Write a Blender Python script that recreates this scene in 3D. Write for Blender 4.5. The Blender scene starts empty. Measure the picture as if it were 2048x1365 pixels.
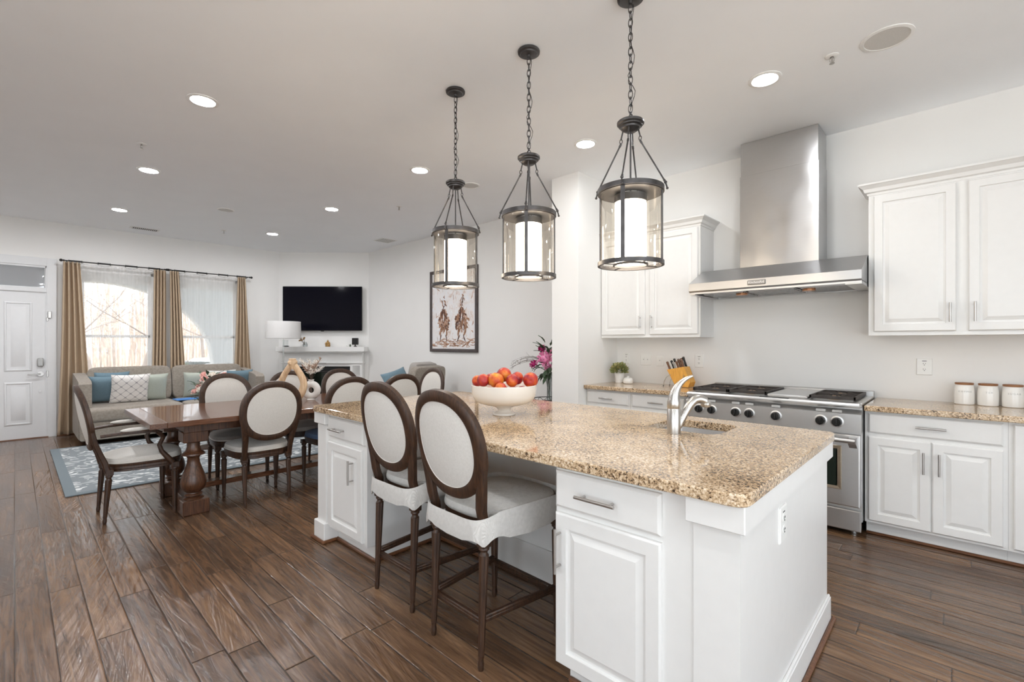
import bpy, bmesh, math, random
from math import sin, cos, pi, radians as R
from mathutils import Matrix, Vector
random.seed(7)
S = bpy.context.scene
C = S.collection
# ---------------- camera, world, sun, exposure ----------------
cd = bpy.data.cameras.new('camera'); cam = bpy.data.objects.new('camera', cd); C.objects.link(cam)
cam.location = (0, 0, 1.345); cam.rotation_euler = (R(90), 0, R(43.47))
cd.sensor_width = 36; cd.lens = 942.5 / 2048 * 36; cd.shift_y = 4 / 2048; cd.clip_start = .02; cd.clip_end = 400
S.camera = cam
S.view_settings.view_transform = 'Standard'; S.view_settings.look = 'None'
S.view_settings.exposure = 0.80; S.view_settings.gamma = 1.0; S.view_settings.use_curve_mapping = False
S.cycles.max_bounces = 10; S.cycles.diffuse_bounces = 8; S.cycles.glossy_bounces = 4; S.cycles.transparent_max_bounces = 16
S.cycles.transmission_bounces = 6; S.cycles.sample_clamp_indirect = 6; S.cycles.caustics_reflective = False; S.cycles.caustics_refractive = False
W = bpy.data.worlds.new('world'); S.world = W; W.use_nodes = True
bg = W.node_tree.nodes['Background']
bg.inputs[0].default_value = (.87, .93, 1.0, 1); bg.inputs[1].default_value = 2.3
sd = bpy.data.lights.new('sun', 'SUN'); sun = bpy.data.objects.new('sun', sd); C.objects.link(sun)
sd.energy = 4.5; sd.angle = R(1.5); sd.color = (1, .95, .88)
sun.rotation_euler = (R(25), 0, R(75))      # comes from behind the house towards the street
L_DOWN = 118.0; L_LIVING = 225.0       # downlight lens emission
L_LANTERN = 11.0     # opal cylinder emission
CEIL = 3.09

# ---------------- helpers ----------------
def T(x=0, y=0, z=0): return Matrix.Translation((x, y, z))
def RX(a): return Matrix.Rotation(R(a), 4, 'X')
def RY(a): return Matrix.Rotation(R(a), 4, 'Y')
def RZ(a): return Matrix.Rotation(R(a), 4, 'Z')

class MB:
    def __init__(s): s.v = []; s.f = []; s.m = []; s.mi = 0; s.M = Matrix.Identity(4)
    def add(s, v, f):
        n = len(s.v); s.v += [s.M @ Vector(p) for p in v]
        s.f += [tuple(i + n for i in q) for q in f]; s.m += [s.mi] * len(f); return s
    def box(s, x0, x1, y0, y1, z0, z1, b=0.0):
        b = min(b, (x1 - x0) * .49, (y1 - y0) * .49, (z1 - z0) * .49)
        X = (x0, x1); Y = (y0, y1); Z = (z0, z1)
        if b <= 0:
            v = [(X[i], Y[j], Z[k]) for i in (0, 1) for j in (0, 1) for k in (0, 1)]
            return s.add(v, [(0, 1, 3, 2), (4, 6, 7, 5), (0, 4, 5, 1), (2, 3, 7, 6), (0, 2, 6, 4), (1, 5, 7, 3)])
        v = []; idx = {}
        for i in (0, 1):
            for j in (0, 1):
                for k in (0, 1):
                    sx, sy, sz = (1, -1)[i], (1, -1)[j], (1, -1)[k]
                    for a in range(3):
                        p = [X[i], Y[j], Z[k]]
                        for c, sg in ((0, sx), (1, sy), (2, sz)):
                            if c != a: p[c] += sg * b
                        idx[i, j, k, a] = len(v); v.append(tuple(p))
        g = lambda i, j, k, a: idx[i, j, k, a]
        f = []
        for i in (0, 1): f.append([g(i, j, k, 0) for j, k in ((0, 0), (1, 0), (1, 1), (0, 1))])
        for j in (0, 1): f.append([g(i, j, k, 1) for i, k in ((0, 0), (1, 0), (1, 1), (0, 1))])
        for k in (0, 1): f.append([g(i, j, k, 2) for i, j in ((0, 0), (1, 0), (1, 1), (0, 1))])
        for j in (0, 1):
            for k in (0, 1): f.append([g(0, j, k, 1), g(1, j, k, 1), g(1, j, k, 2), g(0, j, k, 2)])
        for i in (0, 1):
            for k in (0, 1): f.append([g(i, 0, k, 0), g(i, 1, k, 0), g(i, 1, k, 2), g(i, 0, k, 2)])
            for j in (0, 1): f.append([g(i, j, 0, 0), g(i, j, 1, 0), g(i, j, 1, 1), g(i, j, 0, 1)])
        for i in (0, 1):
            for j in (0, 1):
                for k in (0, 1): f.append([g(i, j, k, a) for a in range(3)])
        return s.add(v, f)
    def lathe(s, prof, n=32, x=0, y=0, fl=0, fa=0, cap=True):
        v = []; f = []; m = len(prof)
        for r, z in prof:
            for i in range(n):
                a = 2 * pi * i / n; rr = r * (1 + (fa * cos(fl * a) if fl else 0))
                v.append((x + rr * cos(a), y + rr * sin(a), z))
        for j in range(m - 1):
            for i in range(n):
                k = (i + 1) % n; f.append((j * n + i, j * n + k, (j + 1) * n + k, (j + 1) * n + i))
        if cap:
            if prof[0][0] > 1e-5: f.append(tuple(range(n))[::-1])
            if prof[-1][0] > 1e-5: f.append(tuple((m - 1) * n + i for i in range(n)))
        return s.add(v, f)
    def cyl(s, r, z0, z1, x=0, y=0, n=24): return s.lathe([(r, z0), (r, z1)], n, x, y)
    def tube(s, pts, r, n=8, closed=False, sy=1.0):
        P = [Vector(p) for p in pts]; m = len(P); rr = r if isinstance(r, (list, tuple)) else [r] * m
        v = []; f = []; up = None
        for i in range(m):
            if closed: d = P[(i + 1) % m] - P[i - 1]
            else: d = P[min(i + 1, m - 1)] - P[max(i - 1, 0)]
            if d.length < 1e-9: d = Vector((0, 0, 1))
            d.normalize()
            if up is None: up = Vector((0, 0, 1)) if abs(d.z) < .9 else Vector((1, 0, 0))
            a = d.cross(up)
            if a.length < 1e-4: up = Vector((0, 1, 0)); a = d.cross(up)
            a.normalize(); b = a.cross(d).normalized(); up = b
            for k in range(n):
                t = 2 * pi * (k + .5) / n; v.append(P[i] + a * cos(t) * rr[i] + b * sin(t) * rr[i] * sy)
        for i in range(m if closed else m - 1):
            j = (i + 1) % m
            for k in range(n):
                l = (k + 1) % n; f.append((i * n + k, i * n + l, j * n + l, j * n + k))
        if not closed: f.append(tuple(range(n))[::-1]); f.append(tuple((m - 1) * n + k for k in range(n)))
        return s.add(v, f)
    def rod(s, p, q, r, n=10): return s.tube([p, q], r, n)
    def panel(s, x0, x1, z0, z1, y, prof, back=None, b=0):
        """nested rectangles facing -Y: prof = [(inset, y offset)]; closed by a centre face"""
        v = []; f = []
        for ins, dy in prof:
            v += [(x0 + ins, y + dy, z0 + ins), (x1 - ins, y + dy, z0 + ins), (x1 - ins, y + dy, z1 - ins), (x0 + ins, y + dy, z1 - ins)]
        m = len(prof)
        for j in range(m - 1):
            for i in range(4):
                k = (i + 1) % 4; f.append((j * 4 + i, j * 4 + k, j * 4 + 4 + k, j * 4 + 4 + i))
        f.append(tuple((m - 1) * 4 + i for i in range(4))); f.append((3, 2, 1, 0))
        return s.add(v, f)
    def prism(s, poly, z0, z1, b=0):
        n = len(poly)
        if b:
            cx = sum(p[0] for p in poly) / n; cy = sum(p[1] for p in poly) / n
            ins = lambda p: (p[0] - b * (1 if p[0] > cx else -1), p[1] - b * (1 if p[1] > cy else -1))
            L = [(ins(p), z0) for p in ()]
            rings = [([ins(p) for p in poly], z0), (poly, z0 + b), (poly, z1 - b), ([ins(p) for p in poly], z1)]
        else: rings = [(poly, z0), (poly, z1)]
        v = []; f = []
        for pl, z in rings: v += [(p[0], p[1], z) for p in pl]
        for j in range(len(rings) - 1):
            for i in range(n):
                k = (i + 1) % n; f.append((j * n + i, j * n + k, (j + 1) * n + k, (j + 1) * n + i))
        f.append(tuple(range(n))[::-1]); f.append(tuple((len(rings) - 1) * n + i for i in range(n)))
        return s.add(v, f)
    def loft(s, rings, closed=True, caps=True):
        n = len(rings[0]); v = [p for r in rings for p in r]; f = []
        for j in range(len(rings) - 1):
            for i in range(n if closed else n - 1):
                k = (i + 1) % n; f.append((j * n + i, j * n + k, (j + 1) * n + k, (j + 1) * n + i))
        if caps and closed: f.append(tuple(range(n))[::-1]); f.append(tuple((len(rings) - 1) * n + i for i in range(n)))
        return s.add(v, f)
    def sph(s, c, r, n=16, m=10, sc=(1, 1, 1)):
        v = [(c[0], c[1], c[2] - r * sc[2])]; f = []
        for j in range(1, m):
            t = pi * j / m
            for i in range(n):
                a = 2 * pi * i / n
                v.append((c[0] + r * sc[0] * sin(t) * cos(a), c[1] + r * sc[1] * sin(t) * sin(a), c[2] - r * sc[2] * cos(t)))
        v.append((c[0], c[1], c[2] + r * sc[2])); e = len(v) - 1
        for i in range(n):
            k = (i + 1) % n; f.append((0, 1 + k, 1 + i)); f.append((e, 1 + (m - 2) * n + i, 1 + (m - 2) * n + k))
            for j in range(m - 2): f.append((1 + j * n + i, 1 + j * n + k, 1 + (j + 1) * n + k, 1 + (j + 1) * n + i))
        return s.add(v, f)
    def torus(s, Rr, r, n=32, m=10, sx=1, sy=1, rz=None):
        rz = r if rz is None else rz; v = []; f = []
        for i in range(n):
            a = 2 * pi * i / n
            for j in range(m):
                b = 2 * pi * j / m; q = Rr + r * cos(b); v.append((q * cos(a) * sx, q * sin(a) * sy, rz * sin(b)))
        for i in range(n):
            for j in range(m):
                f.append((i * m + j, ((i + 1) % n) * m + j, ((i + 1) % n) * m + (j + 1) % m, i * m + (j + 1) % m))
        return s.add(v, f)
    def build(s, name, mats, parent=None, smooth=38, label=None):
        me = bpy.data.meshes.new(name); me.from_pydata([tuple(p) for p in s.v], [], s.f)
        mats = mats if isinstance(mats, (list, tuple)) else [mats]
        for q in mats: me.materials.append(q)
        if len(mats) > 1: me.polygons.foreach_set('material_index', s.m)
        bm = bmesh.new(); bm.from_mesh(me); bmesh.ops.recalc_face_normals(bm, faces=bm.faces)
        if smooth:
            for q in bm.faces: q.smooth = True
        bm.to_mesh(me); bm.free()
        if smooth: me.set_sharp_from_angle(angle=R(smooth))
        o = bpy.data.objects.new(name, me); C.objects.link(o)
        if parent: o.parent = parent
        if label: o['label'] = label
        return o

def tag(o, label, cat, group=None, kind=None):
    o['label'] = label; o['category'] = cat
    if group: o['group'] = group
    if kind: o['kind'] = kind
    return o
def thing(name, label, cat, loc=(0, 0, 0), rz=0, group=None):
    o = bpy.data.objects.new(name, None); C.objects.link(o); o.location = loc; o.rotation_euler = (0, 0, R(rz)); o.empty_display_size = .1
    return tag(o, label, cat, group)
def struct(o, label=None):
    o['kind'] = 'structure'
    if label: o['label'] = label
    return o
def dup(root, loc, rz, label):
    def cp(o, par):
        c = o.copy(); C.objects.link(c); c.parent = par
        for ch in list(o.children): cp(ch, c)
        return c
    kids = list(root.children); r = root.copy(); C.objects.link(r); r.location = loc; r.rotation_euler = (0, 0, R(rz)); r['label'] = label
    for ch in kids: cp(ch, r)
    return r
def Bx(*a, b=0): return MB().box(*a, b=b)

# ---------------- materials ----------------
def nt(name):
    m = bpy.data.materials.new(name); m.use_nodes = True; t = m.node_tree
    return m, t, t.nodes, t.links, t.nodes['Principled BSDF']
def ramp(N, stops, interp='LINEAR'):
    r = N.new('ShaderNodeValToRGB'); r.color_ramp.interpolation = interp; e = r.color_ramp.elements
    while len(e) < len(stops): e.new(.5)
    for i, (p, c) in enumerate(stops): e[i].position = p; e[i].color = (*c, 1)
    return r
def tex(N, L, kind, scale, vec=None, **kw):
    n = N.new('ShaderNodeTex' + kind)
    if 'Scale' in n.inputs: n.inputs['Scale'].default_value = scale
    for k, v in kw.items():
        if k in n.inputs: n.inputs[k].default_value = v
    if vec is not None: L.new(vec, n.inputs['Vector'])
    return n
def coord(N, L, sc=(1, 1, 1), obj=True, rot=(0, 0, 0)):
    g = N.new('ShaderNodeTexCoord'); mp = N.new('ShaderNodeMapping'); mp.inputs['Scale'].default_value = sc; mp.inputs['Rotation'].default_value = rot
    L.new(g.outputs['Object'], mp.inputs['Vector']); return mp.outputs[0]
def mat(name, col, rough=.5, metal=0, var=.04, scale=20, sc=(1, 1, 1), bump=0, bscale=None, coat=0, sheen=0, trans=0, spec=.5):
    m, t, N, L, P = nt(name); v = coord(N, L, sc)
    n = tex(N, L, 'Noise', scale, v, Detail=4)
    r = ramp(N, [(.3, [c * (1 - var) for c in col]), (.7, [min(1, c * (1 + var)) for c in col])])
    L.new(n.outputs['Fac'], r.inputs[0]); L.new(r.outputs[0], P.inputs['Base Color'])
    P.inputs['Roughness'].default_value = rough; P.inputs['Metallic'].default_value = metal
    P.inputs['Coat Weight'].default_value = coat; P.inputs['Coat Roughness'].default_value = .08
    P.inputs['Sheen Weight'].default_value = sheen; P.inputs['Specular IOR Level'].default_value = spec
    if bump:
        n2 = tex(N, L, 'Noise', bscale or scale, v, Detail=3); b = N.new('ShaderNodeBump'); b.inputs['Strength'].default_value = bump; b.inputs['Distance'].default_value = .002
        L.new(n2.outputs['Fac'], b.inputs['Height']); L.new(b.outputs[0], P.inputs['Normal'])
    return m
def fabric(name, col, col2=None, scale=350, bump=.5, rough=.9):
    m, t, N, L, P = nt(name); v = coord(N, L)
    a = tex(N, L, 'Wave', scale, v, Distortion=1.5); a.bands_direction = 'Z'
    v2 = coord(N, L, rot=(0, 0, R(45))); b = tex(N, L, 'Wave', scale, v2, Distortion=1.5); b.bands_direction = 'X'
    mx = N.new('ShaderNodeMath'); mx.operation = 'MULTIPLY'; L.new(a.outputs['Fac'], mx.inputs[0]); L.new(b.outputs['Fac'], mx.inputs[1])
    n = tex(N, L, 'Noise', scale * .35, v, Detail=5); ad = N.new('ShaderNodeMath'); ad.operation = 'ADD'; L.new(mx.outputs[0], ad.inputs[0]); L.new(n.outputs['Fac'], ad.inputs[1])
    r = ramp(N, [(.35, col2 or [c * .8 for c in col]), (1.0, col)]); L.new(ad.outputs[0], r.inputs[0]); L.new(r.outputs[0], P.inputs['Base Color'])
    bp = N.new('ShaderNodeBump'); bp.inputs['Strength'].default_value = bump; bp.inputs['Distance'].default_value = .001; L.new(ad.outputs[0], bp.inputs['Height']); L.new(bp.outputs[0], P.inputs['Normal'])
    P.inputs['Roughness'].default_value = rough; P.inputs['Sheen Weight'].default_value = .15; P.inputs['Specular IOR Level'].default_value = .2
    return m
def wood(name, c1, c2, axis=2, scale=9, rough=.4, coat=.0, stretch=12):
    m, t, N, L, P = nt(name); sc = [stretch] * 3; sc[axis] = 1
    v = coord(N, L, sc); n = tex(N, L, 'Noise', scale, v, Detail=6, Distortion=.6); r = ramp(N, [(.3, c1), (.72, c2)])
    L.new(n.outputs['Fac'], r.inputs[0]); L.new(r.outputs[0], P.inputs['Base Color']); P.inputs['Roughness'].default_value = rough; P.inputs['Coat Weight'].default_value = coat
    b = N.new('ShaderNodeBump'); b.inputs['Strength'].default_value = .25; b.inputs['Distance'].default_value = .001; L.new(n.outputs['Fac'], b.inputs['Height']); L.new(b.outputs[0], P.inputs['Normal'])
    return m
def steel(name, col=(.56, .56, .565), rough=.28, sc=(1, 1, 60), aniso=0):
    m, t, N, L, P = nt(name); v = coord(N, L, sc); n = tex(N, L, 'Noise', 14, v, Detail=4)
    r = ramp(N, [(.3, [c * .93 for c in col]), (.7, col)]); L.new(n.outputs['Fac'], r.inputs[0]); L.new(r.outputs[0], P.inputs['Base Color'])
    P.inputs['Metallic'].default_value = 1; rr = N.new('ShaderNodeMapRange'); rr.inputs['To Min'].default_value = rough * .8; rr.inputs['To Max'].default_value = rough * 1.25
    L.new(n.outputs['Fac'], rr.inputs['Value']); L.new(rr.outputs[0], P.inputs['Roughness'])
    n2 = tex(N, L, 'Noise', 3.0, coord(N, L), Detail=1); b = N.new('ShaderNodeBump'); b.inputs['Strength'].default_value = .35; b.inputs['Distance'].default_value = .012
    L.new(n2.outputs['Fac'], b.inputs['Height']); L.new(b.outputs[0], P.inputs['Normal'])
    if aniso:
        P.inputs['Anisotropic'].default_value = aniso; tg = N.new('ShaderNodeTangent'); tg.direction_type = 'RADIAL'; tg.axis = 'Z'; L.new(tg.outputs[0], P.inputs['Tangent']); P.inputs['Anisotropic Rotation'].default_value = 0.25
        n2.inputs['Scale'].default_value = 4.5; b.inputs['Distance'].default_value = .02
    return m
def emis(name, col, st):
    m, t, N, L, P = nt(name); N.remove(P); e = N.new('ShaderNodeEmission'); e.inputs[0].default_value = (*col, 1); e.inputs[1].default_value = st
    L.new(e.outputs[0], N['Material Output'].inputs[0]); return m
def glass(name, tint=(1, 1, 1), refl=.12, haze=0, hazecol=(1, 1, 1)):
    m, t, N, L, P = nt(name); N.remove(P); tr = N.new('ShaderNodeBsdfTransparent'); tr.inputs[0].default_value = (*tint, 1)
    g = N.new('ShaderNodeBsdfGlossy'); g.inputs['Roughness'].default_value = .03; fr = N.new('ShaderNodeLayerWeight'); fr.inputs[0].default_value = .35
    mu = N.new('ShaderNodeMath'); mu.operation = 'MULTIPLY_ADD'; mu.inputs[1].default_value = refl * 3; mu.inputs[2].default_value = refl * .3; mu.use_clamp = True; L.new(fr.outputs['Fresnel'], mu.inputs[0])
    mx = N.new('ShaderNodeMixShader'); L.new(mu.outputs[0], mx.inputs[0]); L.new(tr.outputs[0], mx.inputs[1]); L.new(g.outputs[0], mx.inputs[2]); out = mx.outputs[0]
    if haze:
        d = N.new('ShaderNodeBsdfTranslucent'); d.inputs[0].default_value = (*hazecol, 1); d2 = N.new('ShaderNodeBsdfDiffuse'); d2.inputs[0].default_value = (*hazecol, 1)
        m3 = N.new('ShaderNodeMixShader'); m3.inputs[0].default_value = .4; L.new(d.outputs[0], m3.inputs[1]); L.new(d2.outputs[0], m3.inputs[2])
        m2 = N.new('ShaderNodeMixShader'); nz = tex(N, L, 'Noise', 60, coord(N, L, (1, 1, .05))); rr = N.new('ShaderNodeMapRange'); rr.inputs['To Min'].default_value = haze * .9; rr.inputs['To Max'].default_value = haze * 1.1
        L.new(nz.outputs['Fac'], rr.inputs['Value']); L.new(rr.outputs[0], m2.inputs[0]); L.new(out, m2.inputs[1]); L.new(m3.outputs[0], m2.inputs[2]); out = m2.outputs[0]
    L.new(out, N['Material Output'].inputs[0]); return m

def floor_material():
    m, t, N, L, P = nt('hand scraped hickory planks')
    g = N.new('ShaderNodeNewGeometry'); sp = N.new('ShaderNodeSeparateXYZ'); L.new(g.outputs['Position'], sp.inputs[0])
    def M(op, a, b=None, c=None):
        n = N.new('ShaderNodeMath'); n.operation = op
        for i, q in enumerate((a, b, c)):
            if q is None: continue
            if isinstance(q, (int, float)): n.inputs[i].default_value = q
            else: L.new(q, n.inputs[i])
        return n.outputs[0]
    PW = .127; PL = 1.15
    row = M('FLOOR', M('DIVIDE', sp.outputs[1], PW)); wn = N.new('ShaderNodeTexWhiteNoise'); wn.noise_dimensions = '1D'; L.new(row, wn.inputs['W'])
    xs = M('ADD', M('DIVIDE', sp.outputs[0], PL), M('MULTIPLY', wn.outputs['Value'], 7.3)); colm = M('FLOOR', xs)
    cb = N.new('ShaderNodeCombineXYZ'); L.new(row, cb.inputs[0]); L.new(colm, cb.inputs[1]); w2 = N.new('ShaderNodeTexWhiteNoise'); w2.noise_dimensions = '3D'; L.new(cb.outputs[0], w2.inputs['Vector'])
    # grain
    cv = N.new('ShaderNodeCombineXYZ'); L.new(M('MULTIPLY', sp.outputs[0], 1.6), cv.inputs[0]); L.new(M('MULTIPLY', sp.outputs[1], 22), cv.inputs[1]); L.new(M('MULTIPLY', w2.outputs['Value'], 40), cv.inputs[2])
    gr = tex(N, L, 'Noise', 1.6, cv.outputs[0], Detail=8, Roughness=.65, Distortion=1.1)
    cv2 = N.new('ShaderNodeCombineXYZ'); L.new(M('MULTIPLY', sp.outputs[0], 1.0), cv2.inputs[0]); L.new(M('MULTIPLY', sp.outputs[1], 4), cv2.inputs[1]); L.new(M('MULTIPLY', w2.outputs['Value'], 90), cv2.inputs[2])
    bl = tex(N, L, 'Noise', 2.2, cv2.outputs[0], Detail=3)
    val = M('ADD', M('MULTIPLY', gr.outputs['Fac'], .62), M('MULTIPLY', M('SUBTRACT', w2.outputs['Value'], .5), .15)); val = M('ADD', val, M('MULTIPLY', bl.outputs['Fac'], .34))
    r = ramp(N, [(.22, (.030, .016, .010)), (.40, (.088, .048, .027)), (.54, (.165, .091, .049)), (.70, (.28, .160, .084)), (.88, (.44, .27, .14))])
    L.new(val, r.inputs[0])
    # seams
    fy = M('FRACT', M('DIVIDE', sp.outputs[1], PW)); ey = M('MULTIPLY', M('MINIMUM', fy, M('SUBTRACT', 1, fy)), PW)
    fx = M('FRACT', xs); ex = M('MULTIPLY', M('MINIMUM', fx, M('SUBTRACT', 1, fx)), PL)
    ed = M('MINIMUM', ey, ex); sm = N.new('ShaderNodeMapRange'); sm.inputs['From Min'].default_value = .0; sm.inputs['From Max'].default_value = .0035; L.new(ed, sm.inputs['Value'])
    mx = N.new('ShaderNodeMix'); mx.data_type = 'RGBA'; mx.blend_type = 'MULTIPLY'; mx.inputs[0].default_value = 1
    sr = ramp(N, [(0, (.18, .16, .15)), (1, (1, 1, 1))]); L.new(sm.outputs[0], sr.inputs[0]); L.new(r.outputs[0], mx.inputs[6]); L.new(sr.outputs[0], mx.inputs[7]); L.new(mx.outputs[2], P.inputs['Base Color'])
    # scraped relief: slow waves across each plank
    cv3 = N.new('ShaderNodeCombineXYZ'); L.new(M('MULTIPLY', sp.outputs[0], 3.2), cv3.inputs[0]); L.new(M('ADD', M('MULTIPLY', sp.outputs[1], 30), M('MULTIPLY', sp.outputs[0], M('MULTIPLY', M('SUBTRACT', w2.outputs['Value'], .5), 22))), cv3.inputs[1]); L.new(M('MULTIPLY', w2.outputs['Value'], 50), cv3.inputs[2])
    rp = tex(N, L, 'Noise', 1.0, cv3.outputs[0], Detail=2, Distortion=.4)
    smb = N.new('ShaderNodeMapRange'); smb.inputs['From Max'].default_value = .006; L.new(ed, smb.inputs['Value'])
    h = M('ADD', M('MULTIPLY', rp.outputs['Fac'], M('ADD', .5, M('MULTIPLY', M('GREATER_THAN', w2.outputs['Value'], .55), 1.3))), M('MULTIPLY', gr.outputs['Fac'], .35)); h = M('ADD', h, M('MULTIPLY', smb.outputs[0], .5))
    b = N.new('ShaderNodeBump'); b.inputs['Strength'].default_value = .6; b.inputs['Distance'].default_value = .008; L.new(h, b.inputs['Height']); L.new(b.outputs[0], P.inputs['Normal'])
    rg = N.new('ShaderNodeMapRange'); rg.inputs['To Min'].default_value = .16; rg.inputs['To Max'].default_value = .30; P.inputs['Coat Weight'].default_value = .22; P.inputs['Coat Roughness'].default_value = .12; L.new(b.outputs[0], P.inputs['Coat Normal']); L.new(gr.outputs['Fac'], rg.inputs['Value']); L.new(rg.outputs[0], P.inputs['Roughness'])
    P.inputs['Specular IOR Level'].default_value = .5
    return m
def granite_material():
    m, t, N, L, P = nt('speckled tan granite'); v = coord(N, L)
    n0 = tex(N, L, 'Noise', 5, v, Detail=3)
    n1 = tex(N, L, 'Noise', 105, v, Detail=6, Roughness=.78, Distortion=.6)
    vo = tex(N, L, 'Voronoi', 150, v); vo.inputs['Randomness'].default_value = 1
    a = N.new('ShaderNodeMath'); a.operation = 'MULTIPLY_ADD'; a.inputs[1].default_value = .22; L.new(n0.outputs['Fac'], a.inputs[0]); L.new(n1.outputs['Fac'], a.inputs[2])
    sc = N.new('ShaderNodeSeparateColor'); L.new(vo.outputs['Color'], sc.inputs[0]); a2 = N.new('ShaderNodeMath'); a2.operation = 'MULTIPLY_ADD'; a2.inputs[1].default_value = .17; L.new(sc.outputs[0], a2.inputs[0]); L.new(a.outputs[0], a2.inputs[2])
    r = ramp(N, [(.53, (.014, .010, .008)), (.585, (.09, .058, .036)), (.625, (.30, .195, .115)), (.70, (.54, .38, .225)), (.79, (.70, .54, .37)), (.88, (.82, .72, .58))]); L.new(a2.outputs[0], r.inputs[0]); L.new(r.outputs[0], P.inputs['Base Color'])
    P.inputs['Roughness'].default_value = .07; P.inputs['Specular IOR Level'].default_value = .75
    return m
def rug_material():
    m, t, N, L, P = nt('grey blue rug with white scrolls'); v = coord(N, L)
    w = tex(N, L, 'Wave', 3.4, v, Distortion=12, Detail=2.0); w.inputs['Detail Scale'].default_value = 1.6
    r = ramp(N, [(.62, (.22, .245, .26)), (.76, (.62, .64, .64))]); nb = tex(N, L, 'Noise', 9, v, Detail=1); rb = ramp(N, [(.44, (0, 0, 0)), (.50, (1, 1, 1))]); L.new(nb.outputs['Fac'], rb.inputs[0]); mb_ = N.new('ShaderNodeMath'); mb_.operation = 'MULTIPLY'; L.new(w.outputs['Fac'], mb_.inputs[0]); L.new(rb.outputs[0], mb_.inputs[1]); L.new(mb_.outputs[0], r.inputs[0])
    g = N.new('ShaderNodeTexCoord'); sp = N.new('ShaderNodeSeparateXYZ'); L.new(g.outputs['Generated'], sp.inputs[0])
    def edge(o, wd):
        n = N.new('ShaderNodeMath'); n.operation = 'COMPARE'; n.inputs[1].default_value = .5; n.inputs[2].default_value = .5 - wd; L.new(o, n.inputs[0]); return n.outputs[0]
    mu = N.new('ShaderNodeMath'); mu.operation = 'MULTIPLY'; L.new(edge(sp.outputs[0], .028), mu.inputs[0]); L.new(edge(sp.outputs[1], .028), mu.inputs[1])
    mx = N.new('ShaderNodeMix'); mx.data_type = 'RGBA'; L.new(mu.outputs[0], mx.inputs[0]); mx.inputs[6].default_value = (.17, .205, .225, 1); L.new(r.outputs[0], mx.inputs[7]); L.new(mx.outputs[2], P.inputs['Base Color'])
    n = tex(N, L, 'Noise', 300, v); b = N.new('ShaderNodeBump'); b.inputs['Strength'].default_value = .6; b.inputs['Distance'].default_value = .004; L.new(n.outputs['Fac'], b.inputs['Height']); L.new(b.outputs[0], P.inputs['Normal'])
    P.inputs['Roughness'].default_value = .95; return m
def lattice_material():
    m, t, N, L, P = nt('white cushion fabric with grey lattice'); g = N.new('ShaderNodeTexCoord'); sp = N.new('ShaderNodeSeparateXYZ'); L.new(g.outputs['Generated'], sp.inputs[0])
    def M(op, a, b=None):
        n = N.new('ShaderNodeMath'); n.operation = op
        for i, q in enumerate((a, b)):
            if q is None: continue
            if isinstance(q, (int, float)): n.inputs[i].default_value = q
            else: L.new(q, n.inputs[i])
        return n.outputs[0]
    k = 2 * pi * 4.0
    s = M('ADD', M('COSINE', M('MULTIPLY', sp.outputs[0], k)), M('COSINE', M('MULTIPLY', sp.outputs[2], k)))
    a = M('ABSOLUTE', s); r = ramp(N, [(.10, (.38, .36, .37)), (.2, (.84, .81, .78))]); L.new(a, r.inputs[0]); L.new(r.outputs[0], P.inputs['Base Color']); P.inputs['Roughness'].default_value = .9; return m
def peach_material():
    m, t, N, L, P = nt('red and orange nectarine skin'); v = coord(N, L); oi = N.new('ShaderNodeObjectInfo')
    ad = N.new('ShaderNodeVectorMath'); L.new(v, ad.inputs[0]); cb = N.new('ShaderNodeCombineXYZ'); ml = N.new('ShaderNodeMath'); ml.operation = 'MULTIPLY'; ml.inputs[1].default_value = 9; L.new(oi.outputs['Random'], ml.inputs[0]); L.new(ml.outputs[0], cb.inputs[0]); L.new(cb.outputs[0], ad.inputs[1])
    n = tex(N, L, 'Noise', 13, ad.outputs[0], Detail=3); r = ramp(N, [(.36, (.25, .010, .025)), (.48, (.46, .035, .018)), (.58, (.62, .13, .015)), (.72, (.76, .36, .04))]); L.new(n.outputs['Fac'], r.inputs[0]); L.new(r.outputs[0], P.inputs['Base Color'])
    P.inputs['Roughness'].default_value = .38; P.inputs['Subsurface Weight'].default_value = .0; return m

M_wall = mat('warm white wall paint', (.83, .825, .81), .75, var=.01, scale=3, bump=.05, bscale=220)
M_ceil = mat('white ceiling paint', (.91, .93, .955), .85, var=.01, scale=3)
M_trim = mat('white semigloss trim', (.82, .82, .81), .35, var=.01)
M_cab = mat('white painted cabinet', (.80, .795, .78), .32, var=.01)
M_door = mat('grey white door paint', (.74, .75, .76), .4, var=.01)
M_floor = floor_material(); M_granite = granite_material()
M_shoe = wood('brown shoe moulding', (.10, .035, .014), (.20, .085, .035), 0, rough=.35)
M_steel = steel('brushed stainless', (.64, .635, .63), .38, sc=(1, 1, 70)); M_steelv = steel('brushed stainless upright', sc=(1, 1, 70), rough=.30, aniso=.85)
M_nickel = mat('satin nickel', (.50, .48, .46), .3, 1, var=.03); M_chrome = mat('chrome', (.75, .75, .75), .12, 1, var=.02)
M_black = mat('black metal', (.025, .024, .024), .45, .6, var=.1); M_knob = mat('black knob plastic', (.012, .012, .012), .25)
M_iron = mat('cast iron', (.05, .042, .038), .55, .3, var=.3, bump=.4, bscale=80)
M_bronze = mat('dark bronze metal', (.085, .08, .08), .42, .75, var=.2)
M_dark = mat('dark void', (.01, .01, .01), .5)
M_oven = mat('oven glass', (.006, .012, .008), .05, var=.2); M_screen = mat('television screen', (.004, .004, .008), .08, var=.1, spec=.12)
M_lens = emis('downlight lens', (.96, .98, 1), L_DOWN); M_lens2 = emis('living room downlight lens', (.98, .98, 1), L_LIVING); M_opal = emis('lit opal glass', (1, .87, .70), L_LANTERN)
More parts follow.
